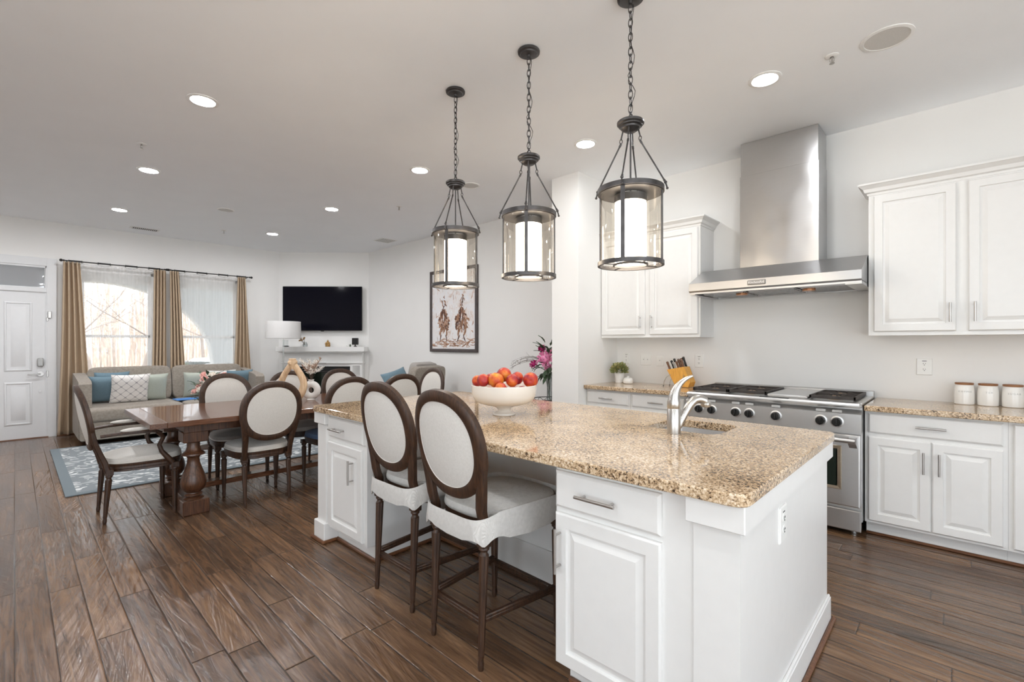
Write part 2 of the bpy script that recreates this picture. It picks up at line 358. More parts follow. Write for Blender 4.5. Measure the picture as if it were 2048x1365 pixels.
M_lglass = glass('clear lantern glass', (1, .965, .91), .10); M_wglass = glass('window pane', (.97, .98, .98), .06)
M_vglass = glass('clear vase glass', (.93, .95, .95), .2)
M_sheer = glass('sheer white voile', (1, 1, 1), 0.0, haze=.30, hazecol=(.95, .95, .95))
M_curtain = mat('tan satin curtain', (.46, .345, .23), .42, var=.05, scale=40, sc=(1, 1, 6), sheen=.3)
M_walnut = wood('dark walnut stain', (.020, .009, .005), (.078, .036, .018), 2, rough=.42)
M_walx = wood('walnut stain along x', (.050, .018, .009), (.16, .068, .032), 0, rough=.32, coat=.2)
M_waly = wood('walnut stain along y', (.060, .020, .009), (.19, .078, .036), 1, rough=.22, coat=.35, stretch=16)
M_tleg = wood('red brown table stain', (.035, .013, .006), (.135, .056, .026), 2, rough=.35, coat=.2)
M_linen = fabric('cream linen', (.78, .755, .715), (.64, .61, .565)); M_cover = fabric('white woven slipcover', (.78, .76, .73), (.60, .58, .55), scale=180, bump=1.0)
M_daylitseat = fabric('cream seat fabric tinted by blue daylight', (.10, .18, .34), (.05, .10, .22)); M_greyseat = fabric('grey seat fabric', (.42, .39, .36), (.30, .28, .26))  # blue one: window daylight on a cream seat, put into the fabric colour
M_sofa = fabric('taupe tweed', (.42, .375, .32), (.22, .19, .16), scale=120, bump=.9)
M_blue = fabric('dusty blue fabric', (.21, .31, .37), (.13, .21, .26)); M_green = fabric('pale green fabric', (.55, .59, .52), (.44, .48, .41)); M_whitef = fabric('white fabric', (.80, .79, .77), (.66, .65, .63))
M_lattice = lattice_material(); M_rug = rug_material(); M_peach = peach_material()
M_ceramic = mat('glossy white ceramic', (.82, .81, .78), .12, var=.01, coat=.3); M_matte = mat('matte white ceramic', (.80, .79, .77), .55, var=.02)
M_ash = wood('pale carved wood', (.56, .36, .20), (.80, .60, .40), 2, rough=.55, stretch=6); M_block = wood('orange bamboo block', (.60, .27, .04), (.86, .47, .10), 2, rough=.4)
M_lid = wood('brown wooden lid', (.20, .08, .03), (.38, .18, .08), 0, rough=.5); M_handle = wood('dark knife handle', (.06, .025, .012), (.22, .10, .05), 2, rough=.4)
M_plastic = mat('white plastic', (.84, .84, .82), .35, var=.01); M_slot = mat('dark slot', (.05, .05, .05), .6); M_grey = mat('grey print', (.45, .45, .44), .6); M_speaker = mat('light grey speaker mesh', (.62, .61, .59), .8, var=.06, scale=300)
M_pinkrose = mat('pink rose petals', (.84, .52, .47), .7, var=.2, scale=30); M_whiterose = mat('cream petals', (.85, .78, .70), .7, var=.1, scale=30)
M_peony = mat('pink peony petals', (.78, .30, .50), .7, var=.25, scale=40); M_magenta = mat('magenta petals', (.42, .02, .15), .7, var=.2, scale=40)
M_leaf = mat('dark green leaves', (.045, .085, .04), .5, var=.3, scale=60); M_olive = mat('olive green leaves', (.24, .27, .10), .55, var=.5, scale=60); M_yleaf = mat('yellow green leaves', (.48, .42, .18), .55, var=.3, scale=60)
M_twig = mat('brown twig', (.10, .07, .05), .8, var=.2); M_pampas = mat('white dried plume', (.84, .80, .74), .95, var=.1, scale=50); M_tanplume = mat('tan dried plume', (.45, .30, .22), .95, var=.3, scale=50)
M_gold = mat('antique gold', (.42, .25, .09), .4, .5, var=.3, scale=60); M_bluefold = mat('bright blue folder', (.08, .28, .72), .4, var=.03)
M_shade = fabric('white linen lampshade', (.80, .79, .78), (.68, .67, .66)); M_fireblack = mat('black firebox', (.012, .012, .014), .3)
# ================= SETTING =================
YK = 4.70; XW = -9.48; XE = 2.6; YS = -2.8
struct(Bx(XW - .3, XE + .3, YS - .3, YK + .3, -.12, 0).build('floor', M_floor, smooth=0), 'dark brown hand-scraped hardwood plank floor')
struct(Bx(XW - .3, XE + .3, YS - .3, YK + .3, CEIL, CEIL + .15).build('ceiling', M_ceil, smooth=0), 'white painted ceiling')
def holes_wall(name, axis, pos0, pos1, u0, u1, holes, label):
    us = sorted({u0, u1} | {h[0] for h in holes} | {h[1] for h in holes}); zs = sorted({0, CEIL} | {h[2] for h in holes} | {h[3] for h in holes}); b = MB()
    for a, c in zip(us, us[1:]):
        for d, e in zip(zs, zs[1:]):
            mu, mz = (a + c) / 2, (d + e) / 2
            if any(h[0] < mu < h[1] and h[2] < mz < h[3] for h in holes): continue
            if axis == 'x': b.box(pos0, pos1, a, c, d, e)
            else: b.box(a, c, pos0, pos1, d, e)
    return struct(b.build(name, M_wall, smooth=0), label)
WIN = [(.64, 1.56), (1.87, 2.79)]
holes_wall('wall_window', 'x', XW - .16, XW, YS, 3.49, [(-.62, .32, 0, 2.09), (-.62, .32, 2.13, 2.44)] + [(a, b, .78, 2.47) for a, b in WIN], 'white wall with the windows and the front door')
b = MB(); b.add([(XW, 3.49, 0), (-8.27, YK, 0), (-8.27, YK + .16, 0), (XW - .16, 3.49, 0), (XW, 3.49, CEIL), (-8.27, YK, CEIL), (-8.27, YK + .16, CEIL), (XW - .16, 3.49, CEIL)], [(0, 1, 5, 4), (1, 2, 6, 5), (2, 3, 7, 6), (3, 0, 4, 7), (0, 3, 2, 1), (4, 5, 6, 7)])
struct(b.build('wall_fireplace', M_wall, smooth=0), 'angled corner wall behind the television')
struct(Bx(-8.27, -3.147, YK, YK + .16, 0, CEIL).build('wall_living', M_wall, smooth=0), 'white wall with the horse painting')
struct(Bx(-3.147, XE, YK, YK + .16, 0, CEIL).build('wall_kitchen', M_wall, smooth=0), 'white kitchen wall behind the range')
struct(Bx(-3.147, -2.807, 3.94, YK, 0, CEIL).build('wall_pillar', M_wall, smooth=0), 'white wall return between kitchen and living room')
holes_wall('wall_right', 'x', XE, XE + .16, YS, YK + .16, [(-2.3, 2.7, .12, 2.85)], 'white right wall with an added wide glazed opening')
w = thing('window_4', 'unseen wide glazed opening added in the right wall for daylight', 'window', (XE, 0, 0)); struct(w)  # unseen opening added so daylight brightens the kitchen ceiling and island end
b = MB()
for a, c, z0, z1 in ((-2.3, -2.24, .12, 2.85), (2.64, 2.7, .12, 2.85), (-2.3, 2.7, .12, .18), (-2.3, 2.7, 2.79, 2.85), (-.66, -.60, .12, 2.85), (1.0, 1.06, .12, 2.85)): b.box(.04, .12, a, c, z0, z1, b=.004)
b.build('window_frame', M_trim, w); Bx(.078, .082, -2.24, 2.64, .18, 2.79).build('pane', M_wglass, w)
RW = [(-1.3, 2.2)]  # rear window added out of view to let more daylight in
holes_wall('wall_rear', 'y', YS - .16, YS, XW, XE, [(a, c, .12, 2.80) for a, c in RW], 'white rear wall with an added wide window')
for i, (a, c) in enumerate(RW):
    w = thing('window_%d' % (i + 3), 'unseen wide rear window added behind the camera for daylight', 'window', (0, YS, 0)); struct(w)
    b = MB()
    for x0, x1, z0, z1 in ((a, a + .06, .12, 2.80), (c - .06, c, .12, 2.80), (a, c, .12, .18), (a, c, 2.74, 2.80), ((a + c) / 2 - .04, (a + c) / 2 + .04, .12, 2.80)): b.box(x0, x1, -.12, -.04, z0, z1, b=.004)
    b.build('window_frame', M_trim, w); Bx(a + .06, c - .06, -.082, -.078, .18, 2.74).build('pane', M_wglass, w)
struct(MB().box(-12, 30, -30, YS - .3, -.25, -.15).box(XE + .3, 30, YS - .3, 20, -.25, -.15).build('ground_bounce', mat('pale bounce ground', (.80, .79, .77), .9, var=.03, scale=4), smooth=0))  # unseen pale ground added to bounce daylight up to the ceiling
def baseboard(name, p, q, nx, ny, h=.13, t=.016):
    """board along the wall from p to q with the room on the (nx, ny) side"""
    p = Vector((*p, 0)); q = Vector((*q, 0)); n = Vector((nx, ny, 0)).normalized(); b = MB()
    def bar(t0, z0, z1, t1=0): b.add([p + n * t1 + Vector((0, 0, z0)), q + n * t1 + Vector((0, 0, z0)), q + n * t0 + Vector((0, 0, z0)), p + n * t0 + Vector((0, 0, z0)), p + n * t1 + Vector((0, 0, z1)), q + n * t1 + Vector((0, 0, z1)), q + n * (t0 * .8) + Vector((0, 0, z1)), p + n * (t0 * .8) + Vector((0, 0, z1))], [(0, 1, 2, 3), (7, 6, 5, 4), (0, 4, 5, 1), (1, 5, 6, 2), (2, 6, 7, 3), (3, 7, 4, 0)])
    bar(t, 0, h - .02); bar(t * .7, h - .02, h); b.mi = 1; bar(t + .018, 0, .018, t); return struct(b.build(name, [M_trim, M_shoe], smooth=0))
baseboard('baseboard_window', (XW, .42), (XW, 3.49), 1, 0)
baseboard('baseboard_living', (-8.27, YK), (-3.147, YK), 0, -1)
baseboard('baseboard_pillar', (-3.147, 3.94), (-2.807, 3.94), 0, -1)

# ---- front door with transom ----
d = thing('door_1', 'pale grey front door with two raised panels and a transom above', 'door', (XW, 0, 0)); struct(d)
d.rotation_euler = (0, 0, R(90))      # local x runs along +y, local -y faces the room
# local frame: x = world y, -y = +x (room)
b = MB(); b.box(-.60, .31, .0, .045, .012, 2.07)
for (x0, x1) in ((-.46, -.185), (-.105, .17)):
    for z0, z1 in ((.20, .80), (.95, 1.92)):
        b.panel(x0, x1, z0, z1, 0, [(0, -.001), (.012, -.010), (.022, -.010), (.034, .006), (.05, .006), (.075, -.006)])
b.build('door_panel', M_door, d)
b = MB()
for x0, x1, z0, z1 in ((-.72, -.60, 0, 2.56), (.315, .415, 0, 2.56), (-.60, .315, 2.445, 2.56), (-.60, .315, 2.07, 2.13)): b.box(x0, x1, -.022, .0, z0, z1, b=.0015)
b.box(.30, .335, -.012, .0, 0, 2.445); b.box(-.60, .31, -.012, 0, 2.42, 2.45); b.build('door_casing', M_door, d)
b = MB(); b.box(-.62, .32, .02, .12, 2.128, 2.142); b.box(-.62, .32, .02, .12, 2.43, 2.442); b.box(.29, .32, .02, .12, 2.14, 2.43); b.box(-.62, -.59, .02, .12, 2.14, 2.43); b.build('transom_frame', M_door, d)
Bx(-.6, .3, .06, .066, 2.14, 2.43).build('transom_pane', glass('transom pane', (.75, .76, .78), .12, haze=.25, hazecol=(.6, .6, .62)), d)
b = MB(); b.M = T(.25, -.004, .905) @ RX(90); b.cyl(.032, 0, .012); b.cyl(.012, .01, .05); b.M = Matrix.Identity(4)
b.tube([(.25, -.05, .905), (.20, -.055, .905), (.16, -.052, .897), (.12, -.045, .90)], [.011, .010, .008, .006]); b.build('door_handle', M_nickel, d)
b = MB(); b.box(.215, .285, -.034, 0, 1.01, 1.13, b=.012); b.build('door_lock', mat('grey keypad lock', (.45, .45, .44), .4, .4), d)
b = MB(); b.M = T(.246, -.002, .655) @ RX(90); b.cyl(.012, 0, .008); b.build('peephole', M_nickel, d)
b = MB(); b.box(.325, .36, -.045, -.02, 1.70, 1.80, b=.004); b.build('alarm_sensor', M_nickel, d)
b = MB(); b.box(.31, .33, -.03, -.01, .86, .95, b=.003); b.box(.31, .33, -.03, -.01, 1.66, 1.71, b=.003); b.build('strike_plate', M_nickel, d)
Bx(-.62, .33, -.03, .12, 0, .012).build('threshold', M_shoe, d)

# ---- windows ----
for i, (a, c) in enumerate(WIN):
    w = thing('window_%d' % (i + 1), ['left double-hung window behind sheer curtains', 'right double-hung window behind sheer curtains'][i], 'window', (XW, 0, 0)); struct(w); w.rotation_euler = (0, 0, R(90))
    b = MB()
    for x0, x1, z0, z1 in ((a, a + .045, .78, 2.47), (c - .045, c, .78, 2.47), (a, c, .78, .82), (a, c, 2.42, 2.47)): b.box(x0, x1, .04, .13, z0, z1, b=.004)
    b.box(a - .03, c + .03, -.03, .05, .755, .78, b=.005); b.build('window_frame', M_trim, w)
    b = MB(); b.box(a + .045, c - .045, .06, .10, 1.43, 1.47, b=.003); b.box(a + .045, c - .045, .06, .10, .82, .86)
    for x in (a + .045, c - .075): b.box(x, x + .03, .06, .10, .82, 2.42)
    b.build('sash', M_trim, w)
    Bx(a + .05, c - .05, .078, .082, .83, 2.41).build('pane', M_wglass, w)
    b = MB(); z = 2.42
    for k in range(6): b.box(a + .05, c - .05, .012, .03, 2.405 - k * .026, 2.425 - k * .026, b=.006)
    b.build('raised_blind', M_whitef, w)

# ================= KITCHEN =================
PD = [(0, 0), (.0, -.014), (.006, -.020), (.052, -.020), (.054, -.010), (.066, -.009), (.090, -.0175)]   # raised panel door profile
PF = [(0, 0), (.0, -.012), (.010, -.020)]                                                        # slab drawer profile
def door(name, x0, x1, z0, z1, y, parent): return MB().panel(x0, x1, z0, z1, y, PD).build(name, M_cab, parent, smooth=0)
def drawer(x0, x1, z0, z1, y, parent): return MB().panel(x0, x1, z0, z1, y, PF).build('drawer', M_cab, parent, smooth=0)
def pull(x, z, y, L, vert, parent):
    b = MB(); h = L / 2
    e = (0, 0, h) if vert else (h, 0, 0); f = (0, 0, h * .72) if vert else (h * .72, 0, 0)
    c = Vector((x, y - .034, z)); e = Vector(e); f = Vector(f); b.rod(c - e, c + e, .0062, 12)
    for q in (c - f, c + f): b.rod(q, q + Vector((0, .034, 0)), .0045, 8)
    return b.build('handle', M_nickel, parent)
def crown(b, x0, x1, yf, yb, z, oL, oR, prof=((0, 0), (.006, .0), (.010, .014), (.022, .022), (.030, .045), (.052, .066), (.058, .070), (.058, .082), (0.0, .082))):
    rings = []
    for o, dz in prof: rings.append([(x0 - o * oL, yb, z + dz), (x0 - o * oL, yf - o, z + dz), (x1 + o * oR, yf - o, z + dz), (x1 + o * oR, yb, z + dz)])
    b.loft(rings)
def upper(name, label, x0, x1, doors, oL, oR):
    t = thing(name, label, 'cabinet', (0, 0, 0), 0, 'wall cabinets beside the hood')
    b = MB(); b.box(x0, x1, 4.37, 4.698, 1.40, 2.445); b.box(x0, x1, 4.362, 4.372, 1.40, 1.412); b.build('carcass', M_cab, t, smooth=0)
    b = MB(); crown(b, x0, x1, 4.37, 4.698, 2.437, oL, oR); b.build('crown_moulding', M_cab, t, smooth=0)
    for a, c, hx in doors:
        dd = door('door', a, c, 1.428, 2.425, 4.368, t); pull(hx, 1.553, 4.348, .13, True, dd)
    return t
upper('wall_cabinet', 'white wall cabinet left of the range hood, beside the pillar', -2.804, -1.738, [(-2.795, -2.29, -2.334), (-2.235, -1.755, -2.23 + .02)], 0, 1)
upper('wall_cabinet', 'white wall cabinet right of the range hood', -.487, .530, [(-.455, -.011, -.042), (.047, .497, .078)], 1, 0)
def base(label, x0, x1, drawers, doors):
    t = thing('base_cabinet', label, 'cabinet', (0, 0, 0), 0, 'white base cabinets')
    b = MB(); b.box(x0, x1, 4.09, 4.695, .10, .875); b.box(x0, x1, 4.165, 4.69, 0.0, .10); b.build('carcass', M_cab, t, smooth=0)
    for a, c, z0, z1 in drawers: dd = drawer(a, c, z0, z1, 4.09, t); pull((a + c) / 2, (z0 + z1) / 2, 4.07, .15, False, dd)
    for a, c, z0, z1, hx in doors: dd = door('door', a, c, z0, z1, 4.09, t); pull(hx, z1 - .135, 4.07, .14, True, dd)
    return t
base('white base cabinet left of the range, beside the pillar', -2.804, -2.30, [(-2.785, -2.318, .735, .85)], [(-2.785, -2.318, .12, .70, -2.36)])
base('white base cabinet under the knife block, touching the range', -2.297, -1.722, [(-2.277, -1.76, .735, .85)], [(-2.277, -2.023, .12, .70, -2.06), (-2.017, -1.76, .12, .70, -1.98)])
base('white base cabinet with a wide drawer over two doors, right of the range', -.476, .2155, [(-.456, .195, .724, .86)], [(-.456, -.132, .118, .698, -.166), (-.124, .195, .118, .698, -.09)])
base('white base cabinet at the right edge of the photo', .2163, .80, [], [(.237, .78, .118, .86, .70)])
b = MB(); b.box(-.476, .80, 4.145, 4.165, 0, .018, b=.005); b.build('shoe_moulding', M_shoe); tag(bpy.data.objects['shoe_moulding'], 'brown shoe moulding along the base cabinets right of the range', 'moulding')
def slab(name, x0, x1, y0, y1, label, r=0, hole=None):
    bm = bmesh.new()
    def rr(x0, x1, y0, y1, rad, n=8):
        P = []
        for cx, cy, a0 in ((x1, y1, 0), (x0, y1, 90), (x0, y0, 180), (x1, y0, 270)):
            sx = -1 if cx == x1 else 1; sy = -1 if cy == y1 else 1
            for k in range(n + 1):
                a = R(a0 + 90 * k / n); P.append((cx + sx * rad + rad * cos(a), cy + sy * rad + rad * sin(a)))
        return P
    out = rr(x0, x1, y0, y1, max(r, .004)); z0, z1 = .876, .914; c = .004
    b = MB(); n = len(out); inn = rr(x0 + c, x1 - c, y0 + c, y1 - c, max(r - c, .002))
    if not hole: b.loft([[(p[0], p[1], z) for p in q] for q, z in ((inn, z0), (out, z0 + c), (out, z1 - c), (inn, z1))])
    else:
        h = rr(*hole, .06); h2 = rr(hole[0] - c, hole[1] + c, hole[2] - c, hole[3] + c, .064)
        rings = [[(p[0], p[1], z) for p in q] for q, z in ((h, z0), (inn, z0), (out, z0 + c), (out, z1 - c), (inn, z1), (h2, z1), (h, z1 - c), (h, z0))]
        b.loft(rings, caps=False)
    o = b.build(name, M_granite, smooth=30); return tag(o, label, 'countertop')
slab('countertop', -2.803, -1.716, 4.03, 4.698, 'tan granite countertop left of the range under the knife block')
slab('countertop', -.474, 1.2, 4.03, 4.698, 'tan granite countertop right of the range under the canisters')

# ---- range hood ----
t = thing('range_hood', 'stainless steel range hood with a tall chimney', 'hood', (0, 0, 0))
b = MB(); x0, x1 = -1.722, -.493
prof = [(4.695, 2.008), (4.38, 2.004), (4.075, 1.862), (4.075, 1.798), (4.09, 1.785)]
v = []; 
for x in (x0, x1): v += [(x, y, z) for y, z in prof] + [(x, 4.12, 1.785), (x, 4.695, 1.785)]
n = 7; f = [(i, i + 1, i + 1 + n, i + n) for i in range(4)] + [(4, 5, 5 + n, 4 + n), (6, 0, n, 6 + n), (0, 1, 2, 3, 4, 5, 6), tuple(range(2 * n - 1, n - 1, -1))]
b.add(v, f); b.build('canopy', steel('brushed stainless canopy', sc=(1, 60, 60), rough=.32, col=(.50, .50, .505)), t, smooth=0)
b = MB(); b.box(x0 + .0, x0 + .045, 4.10, 4.69, 1.765, 1.79); b.box(x1 - .1, x1, 4.10, 4.69, 1.765, 1.79); b.box(x0, x1, 4.09, 4.12, 1.772, 1.79); b.box(x0, x1, 4.66, 4.69, 1.765, 1.79); b.build('underside_lip', M_steel, t, smooth=0)
b = MB()
for k in range(3):
    q = x0 + .08 + k * .37; b.box(q, q + .345, 4.16, 4.62, 1.775, 1.783)
    for j in range(11): b.box(q + .01, q + .335, 4.18 + j * .04, 4.20 + j * .04, 1.768, 1.776)
b.build('baffle_filter', M_chrome, t, smooth=0)
for q in (-1.36, -.86):
    b = MB(); b.cyl(.045, 1.758, 1.775, q, 4.32); b.build('hood_lamp', mat('amber hood lamp', (.50, .22, .09), .3, .3), t)
b = MB(); b.box(-1.39, -.808, 4.385, 4.695, 2.0, 3.088, b=.002); b.build('chimney', M_steelv, t, smooth=0)
b = MB(); b.box(-1.395, -.803, 4.38, 4.695, 2.0, 2.80, b=.002); b.build('chimney_sleeve', M_steelv, t, smooth=0)
b = MB(); b.box(-1.24, -1.105, 4.066, 4.078, 1.812, 1.850, b=.004); bd = b.build('badge', mat('pewter badge', (.30, .29, .28), .4, .8), t)
def text(s, size, M, name, m, parent, ext=.0008, wrap=None, spacing=1.0):
    c = bpy.data.curves.new(name, 'FONT'); c.body = s; c.size = size; c.extrude = ext; c.align_x = 'CENTER'; c.align_y = 'CENTER'; c.space_character = spacing; c.resolution_u = 3
    o = bpy.data.objects.new(name, c); C.objects.link(o); dg = bpy.context.evaluated_depsgraph_get(); me = bpy.data.meshes.new_from_object(o.evaluated_get(dg)); bpy.data.objects.remove(o)
    me.materials.clear(); me.materials.append(m)
    for q in me.vertices:
        if wrap: a = q.co.x / wrap; q.co = Vector(((wrap + q.co.z) * sin(a), -(wrap + q.co.z) * cos(a), q.co.y))
        q.co = M @ q.co
    o = bpy.data.objects.new(name, me); C.objects.link(o); o.parent = parent; return o
text('KitchenAid', .026, T(-1.1725, 4.064, 1.831) @ RX(90), 'lettering', M_trim, bd, .001)

# ---- range ----
t = thing('range', 'stainless steel gas range with black knobs', 'stove', (0, 0, 0)); x0, x1 = -1.712, -.484
b = MB(); b.box(x0, x1, 4.04, 4.69, .10, .90); b.box(x0 + .03, x1 - .03, 4.10, 4.6, .03, .10)
for q in (x0 + .06, x1 - .06): b.cyl(.02, 0, .05, q, 4.12)
b.build('body', M_steel, t, smooth=0)
b = MB(); b.box(x0, x1, 4.035, 4.695, .895, .925, b=.004)
b.box(x0, x1, 3.985, 4.06, .893, .925, b=.012); b.box(x0, x1, 4.655, 4.695, .92, .965, b=.004); b.build('cooktop', M_steel, t, smooth=30)
b = MB(); b.add([(x0, 3.99, .725), (x1, 3.99, .725), (x1, 3.99, .85), (x0, 3.99, .85), (x0, 4.05, .725), (x1, 4.05, .725), (x1, 4.05, .885), (x0, 4.05, .885)], [(0, 1, 2, 3), (3, 2, 6, 7), (0, 4, 5, 1), (0, 3, 7, 4), (1, 5, 6, 2)]); b.build('control_panel', M_steel, t, smooth=0)
for kx in (-1.596, -1.491, -1.302, -1.200, -1.011, -.721, -.623):
    b = MB(); b.M = T(kx, 3.99, .790) @ RX(90); b.lathe([(.040, 0), (.040, .006), (.034, .009)], 28); bz = b.build('knob_bezel', M_steel, t)
    b = MB(); b.M = T(kx, 3.985, .790) @ RX(90); b.lathe([(.032, 0), (.032, .012), (.029, .022), (.027, .030)], 28); b.M = T(kx, 3.985, .790); b.box(-.006, .006, -.042, -.028, -.028, .028, b=.003); b.build('knob', M_knob, t)
    b = MB(); b.box(kx - .03, kx + .03, 3.987, 3.993, .853, .872, b=.002); b.build('knob_marker', M_grey, t, smooth=0)
def grate(a, c, nb):
    g = MB(); y0, y1 = 4.10, 4.62
    for q in (a, c - .014): g.box(q, q + .014, y0, y1, .93, .958, b=.002)
    for q in (y0, y1 - .014, (y0 + y1) / 2 - .007): g.box(a, c, q, q + .014, .935, .958, b=.002)
    cx = (a + c) / 2
    for cy in (y0 + .13, y1 - .13):
        for k in range(8):
            an = k * pi / 4 + pi / 8; e = .155 if k % 2 else .14
            g.rod((cx + .045 * cos(an), cy + .045 * sin(an), .952), (cx + e * cos(an) * .9, cy + .125 * sin(an), .950), .0055, 6)
    gr = g.build('grate', M_iron, t)
    for cy in (y0 + .13, y1 - .13):
        g = MB(); g.lathe([(.05, .925), (.05, .934), (.036, .936), (.036, .946), (.02, .950)], 20, cx, cy); g.build('burner', mat('brass and iron burner', (.35, .22, .12), .5, .5), gr)
grate(-1.695, -1.405, 2); grate(-1.400, -1.108, 2); grate(-.815, -.53, 2)
b = MB(); b.box(-1.10, -.825, 4.09, 4.63, .925, .945, b=.006); b.build('griddle_cover', M_steel, t, smooth=30)
b = MB(); b.box(-1.13, -.93, 4.0, 4.03, .925, .929); b.build('grease_tray', M_dark, t)
def oven_door(a, c):
    o = MB(); o.panel(a, c, .205, .705, 4.04, [(0, 0), (0, -.045), (.008, -.05)]); 
    dr = o.build('oven_door', M_steel, t, smooth=0)
    wl, wr = a + .075, c - .135; o = MB(); o.panel(wl - .03, wr + .03, .315, .625, 3.99, [(0, .0), (.004, -.006), (.024, -.004), (.028, .002)]); o.build('window_trim', steel('warm steel trim', (.66, .56, .44), .25), dr, smooth=0)
    Bx(wl, wr, 3.984, 3.99, .342, .598).build('oven_window', M_oven, dr)
    o = MB(); o.rod((a + .02, 3.935, .672), (c - .02, 3.935, .672), .0155, 16)
    for q in (a + .015, c - .06):
        o.add([(q, 3.992, .69), (q + .045, 3.992, .69), (q + .045, 3.992, .615), (q, 3.992, .615), (q, 3.925, .690), (q + .045, 3.925, .690), (q + .045, 3.93, .655), (q, 3.93, .655)], [(0, 1, 2, 3), (4, 5, 6, 7), (0, 4, 5, 1), (1, 5, 6, 2), (2, 6, 7, 3), (3, 7, 4, 0)])
    o.build('handle', M_steel, dr, smooth=40)
oven_door(-1.70, -1.0); oven_door(-.99, -.492)
b = MB(); b.panel(x0 + .005, x1 - .005, .035, .178, 4.04, [(0, 0), (0, -.03), (.006, -.035)]); b.build('kick_panel', M_steel, t, smooth=0)

# ---- outlets and switches ----
def plate(name, label, cx, z, w, h, kind, M=None, grp='white wall plates'):
    M = M or T(cx, 4.698, z); t = thing(name, label, 'outlet' if name == 'outlet' else 'switch', (0, 0, 0), 0, grp)
    b = MB(); b.M = M; b.panel(-w / 2, w / 2, -h / 2, h / 2, 0, [(0, 0), (0, -.004), (.004, -.007)]); b.build('cover_plate', M_plastic, t, smooth=0)
    b = MB(); b.M = M; s = MB(); s.M = M
    if kind == 'outlet':
        for dz in (-.021, .021):
            b.M = M @ T(0, -.006, dz) @ RX(90); b.lathe([(.0165, 0), (.0165, .003)], 20)
            for dx, hh in ((-.006, .0045), (.006, .0035)): s.box(dx - .0012, dx + .0012, -.0102, -.009, dz - hh + .003, dz + hh + .003)
            s.box(-.0025, .0025, -.0102, -.009, dz - .010, dz - .005)
        s.box(-.013, .013, -.0075, -.0068, .041, .045)
    else:
        for k in range(kind):
            q = (k - (kind - 1) / 2) * .046; b.box(q - .016, q + .016, -.010, -.006, -.033, .033, b=.001); s.box(q - .005, q + .005, -.0108, -.0098, -.004, .006)
    b.build('insert', M_plastic, t, smooth=0); s.build('slots', M_slot if kind == 'outlet' else M_grey, t, smooth=0); return t
plate('outlet', 'white outlet on the wall left of the canisters', -.187, 1.167, .09, .124, 'outlet')
plate('outlet', 'white outlet on the wall behind the potted plant', -2.69, 1.175, .08, .12, 'outlet')
plate('light_switch', 'white double switch plate between plant and knife block', -2.455, 1.167, .122, .122, 2)
plate('light_switch', 'white single switch plate left of the knife block', -2.293, 1.16, .084, .12, 1)
plate('outlet', 'white outlet on the wall right of the knife block', -1.878, 1.166, .09, .13, 'outlet')

# ---- island ----
XR = -.462
def corner_block(b, x0, x1, y0, y1, z0, z1): b.box(x0, x1, y0, y1, z0, z1, b=.003)
t = thing('island_cabinet', 'white island cabinet at the dining-table end, left of the stools', 'cabinet', (0, 0, 0), 0, 'cabinets of the kitchen island')
b = MB(); b.box(-3.215, -2.59, 1.462, 2.03, .105, .875); b.box(-3.20, -2.605, 1.525, 2.03, 0, .105); b.build('carcass', M_cab, t, smooth=0)
dd = drawer(-3.070, -2.612, .722, .852, 1.462, t); pull(-2.905, .782, 1.44, .165, False, dd)
dd = door('door', -3.070, -2.625, .125, .69, 1.462, t); pull(-2.722, .545, 1.44, .15, True, dd)
b = MB(); b.box(-3.215, -3.095, 1.442, 1.47, .13, .80); b.build('pilaster', M_cab, t, smooth=0)
b = MB(); b.box(-3.235, -3.078, 1.424, 1.475, .798, .874, b=.002); b.build('corbel_block', M_cab, t, smooth=0)
b = MB(); b.box(-3.24, -3.085, 1.425, 1.525, .0, .13, b=.004); b.build('plinth_block', M_cab, t, smooth=0)
t = thing('island_cabinet', 'white island cabinet nearest the camera, right of the stools', 'cabinet', (0, 0, 0), 0, 'cabinets of the kitchen island')
b = MB(); b.box(-1.145, -.60, 1.462, 2.03, .105, .875); b.box(-1.125, -.60, 1.525, 2.03, 0, .105); b.build('carcass', M_cab, t, smooth=0)
dd = drawer(-1.138, -.704, .712, .852, 1.462, t); pull(-.938, .781, 1.44, .165, False, dd)
dd = door('door', -1.138, -.704, .108, .690, 1.462, t); pull(-1.110, .555, 1.44, .17, True, dd)
t = thing('kitchen_island', 'white panelled body of the kitchen island under the granite top', 'kitchen island', (0, 0, 0))
b = MB(); b.box(-2.59, -1.145, 2.03, 2.05, 0, .875); b.box(-3.215, -.60, 2.05, 2.70, 0, .68); b.box(-3.215, -1.3, 2.05, 2.70, .68, .875); b.box(-.76, -.60, 2.05, 2.70, .68, .875); b.box(-1.3, -.76, 2.62, 2.70, .68, .875); b.box(-.60, XR, 1.455, 2.70, 0, .875); b.build('panels', M_cab, t, smooth=0)
b = MB(); b.box(-.615, XR + .022, 1.425, 2.715, .795, .876, b=.003); b.build('frieze_board', M_cab, t, smooth=0)
b = MB(); b.box(XR, XR + .014, 1.44, 2.715, .0, .118, b=.002); b.box(XR, XR + .010, 1.44, 2.712, .118, .13, b=.003); b.box(-.605, XR + .014, 1.44, 1.456, 0, .118, b=.002)
b.box(-2.59, -1.145, 2.014, 2.03, .0, .20, b=.003); b.build('baseboard', M_cab, t, smooth=0)
b = MB(); b.box(XR + .014, XR + .032, 1.42, 2.733, 0, .02, b=.006); b.box(-2.59, -1.145, 1.996, 2.014, 0, .022, b=.006); b.box(-2.605, -2.588, 1.51, 2.01, 0, .022, b=.006)
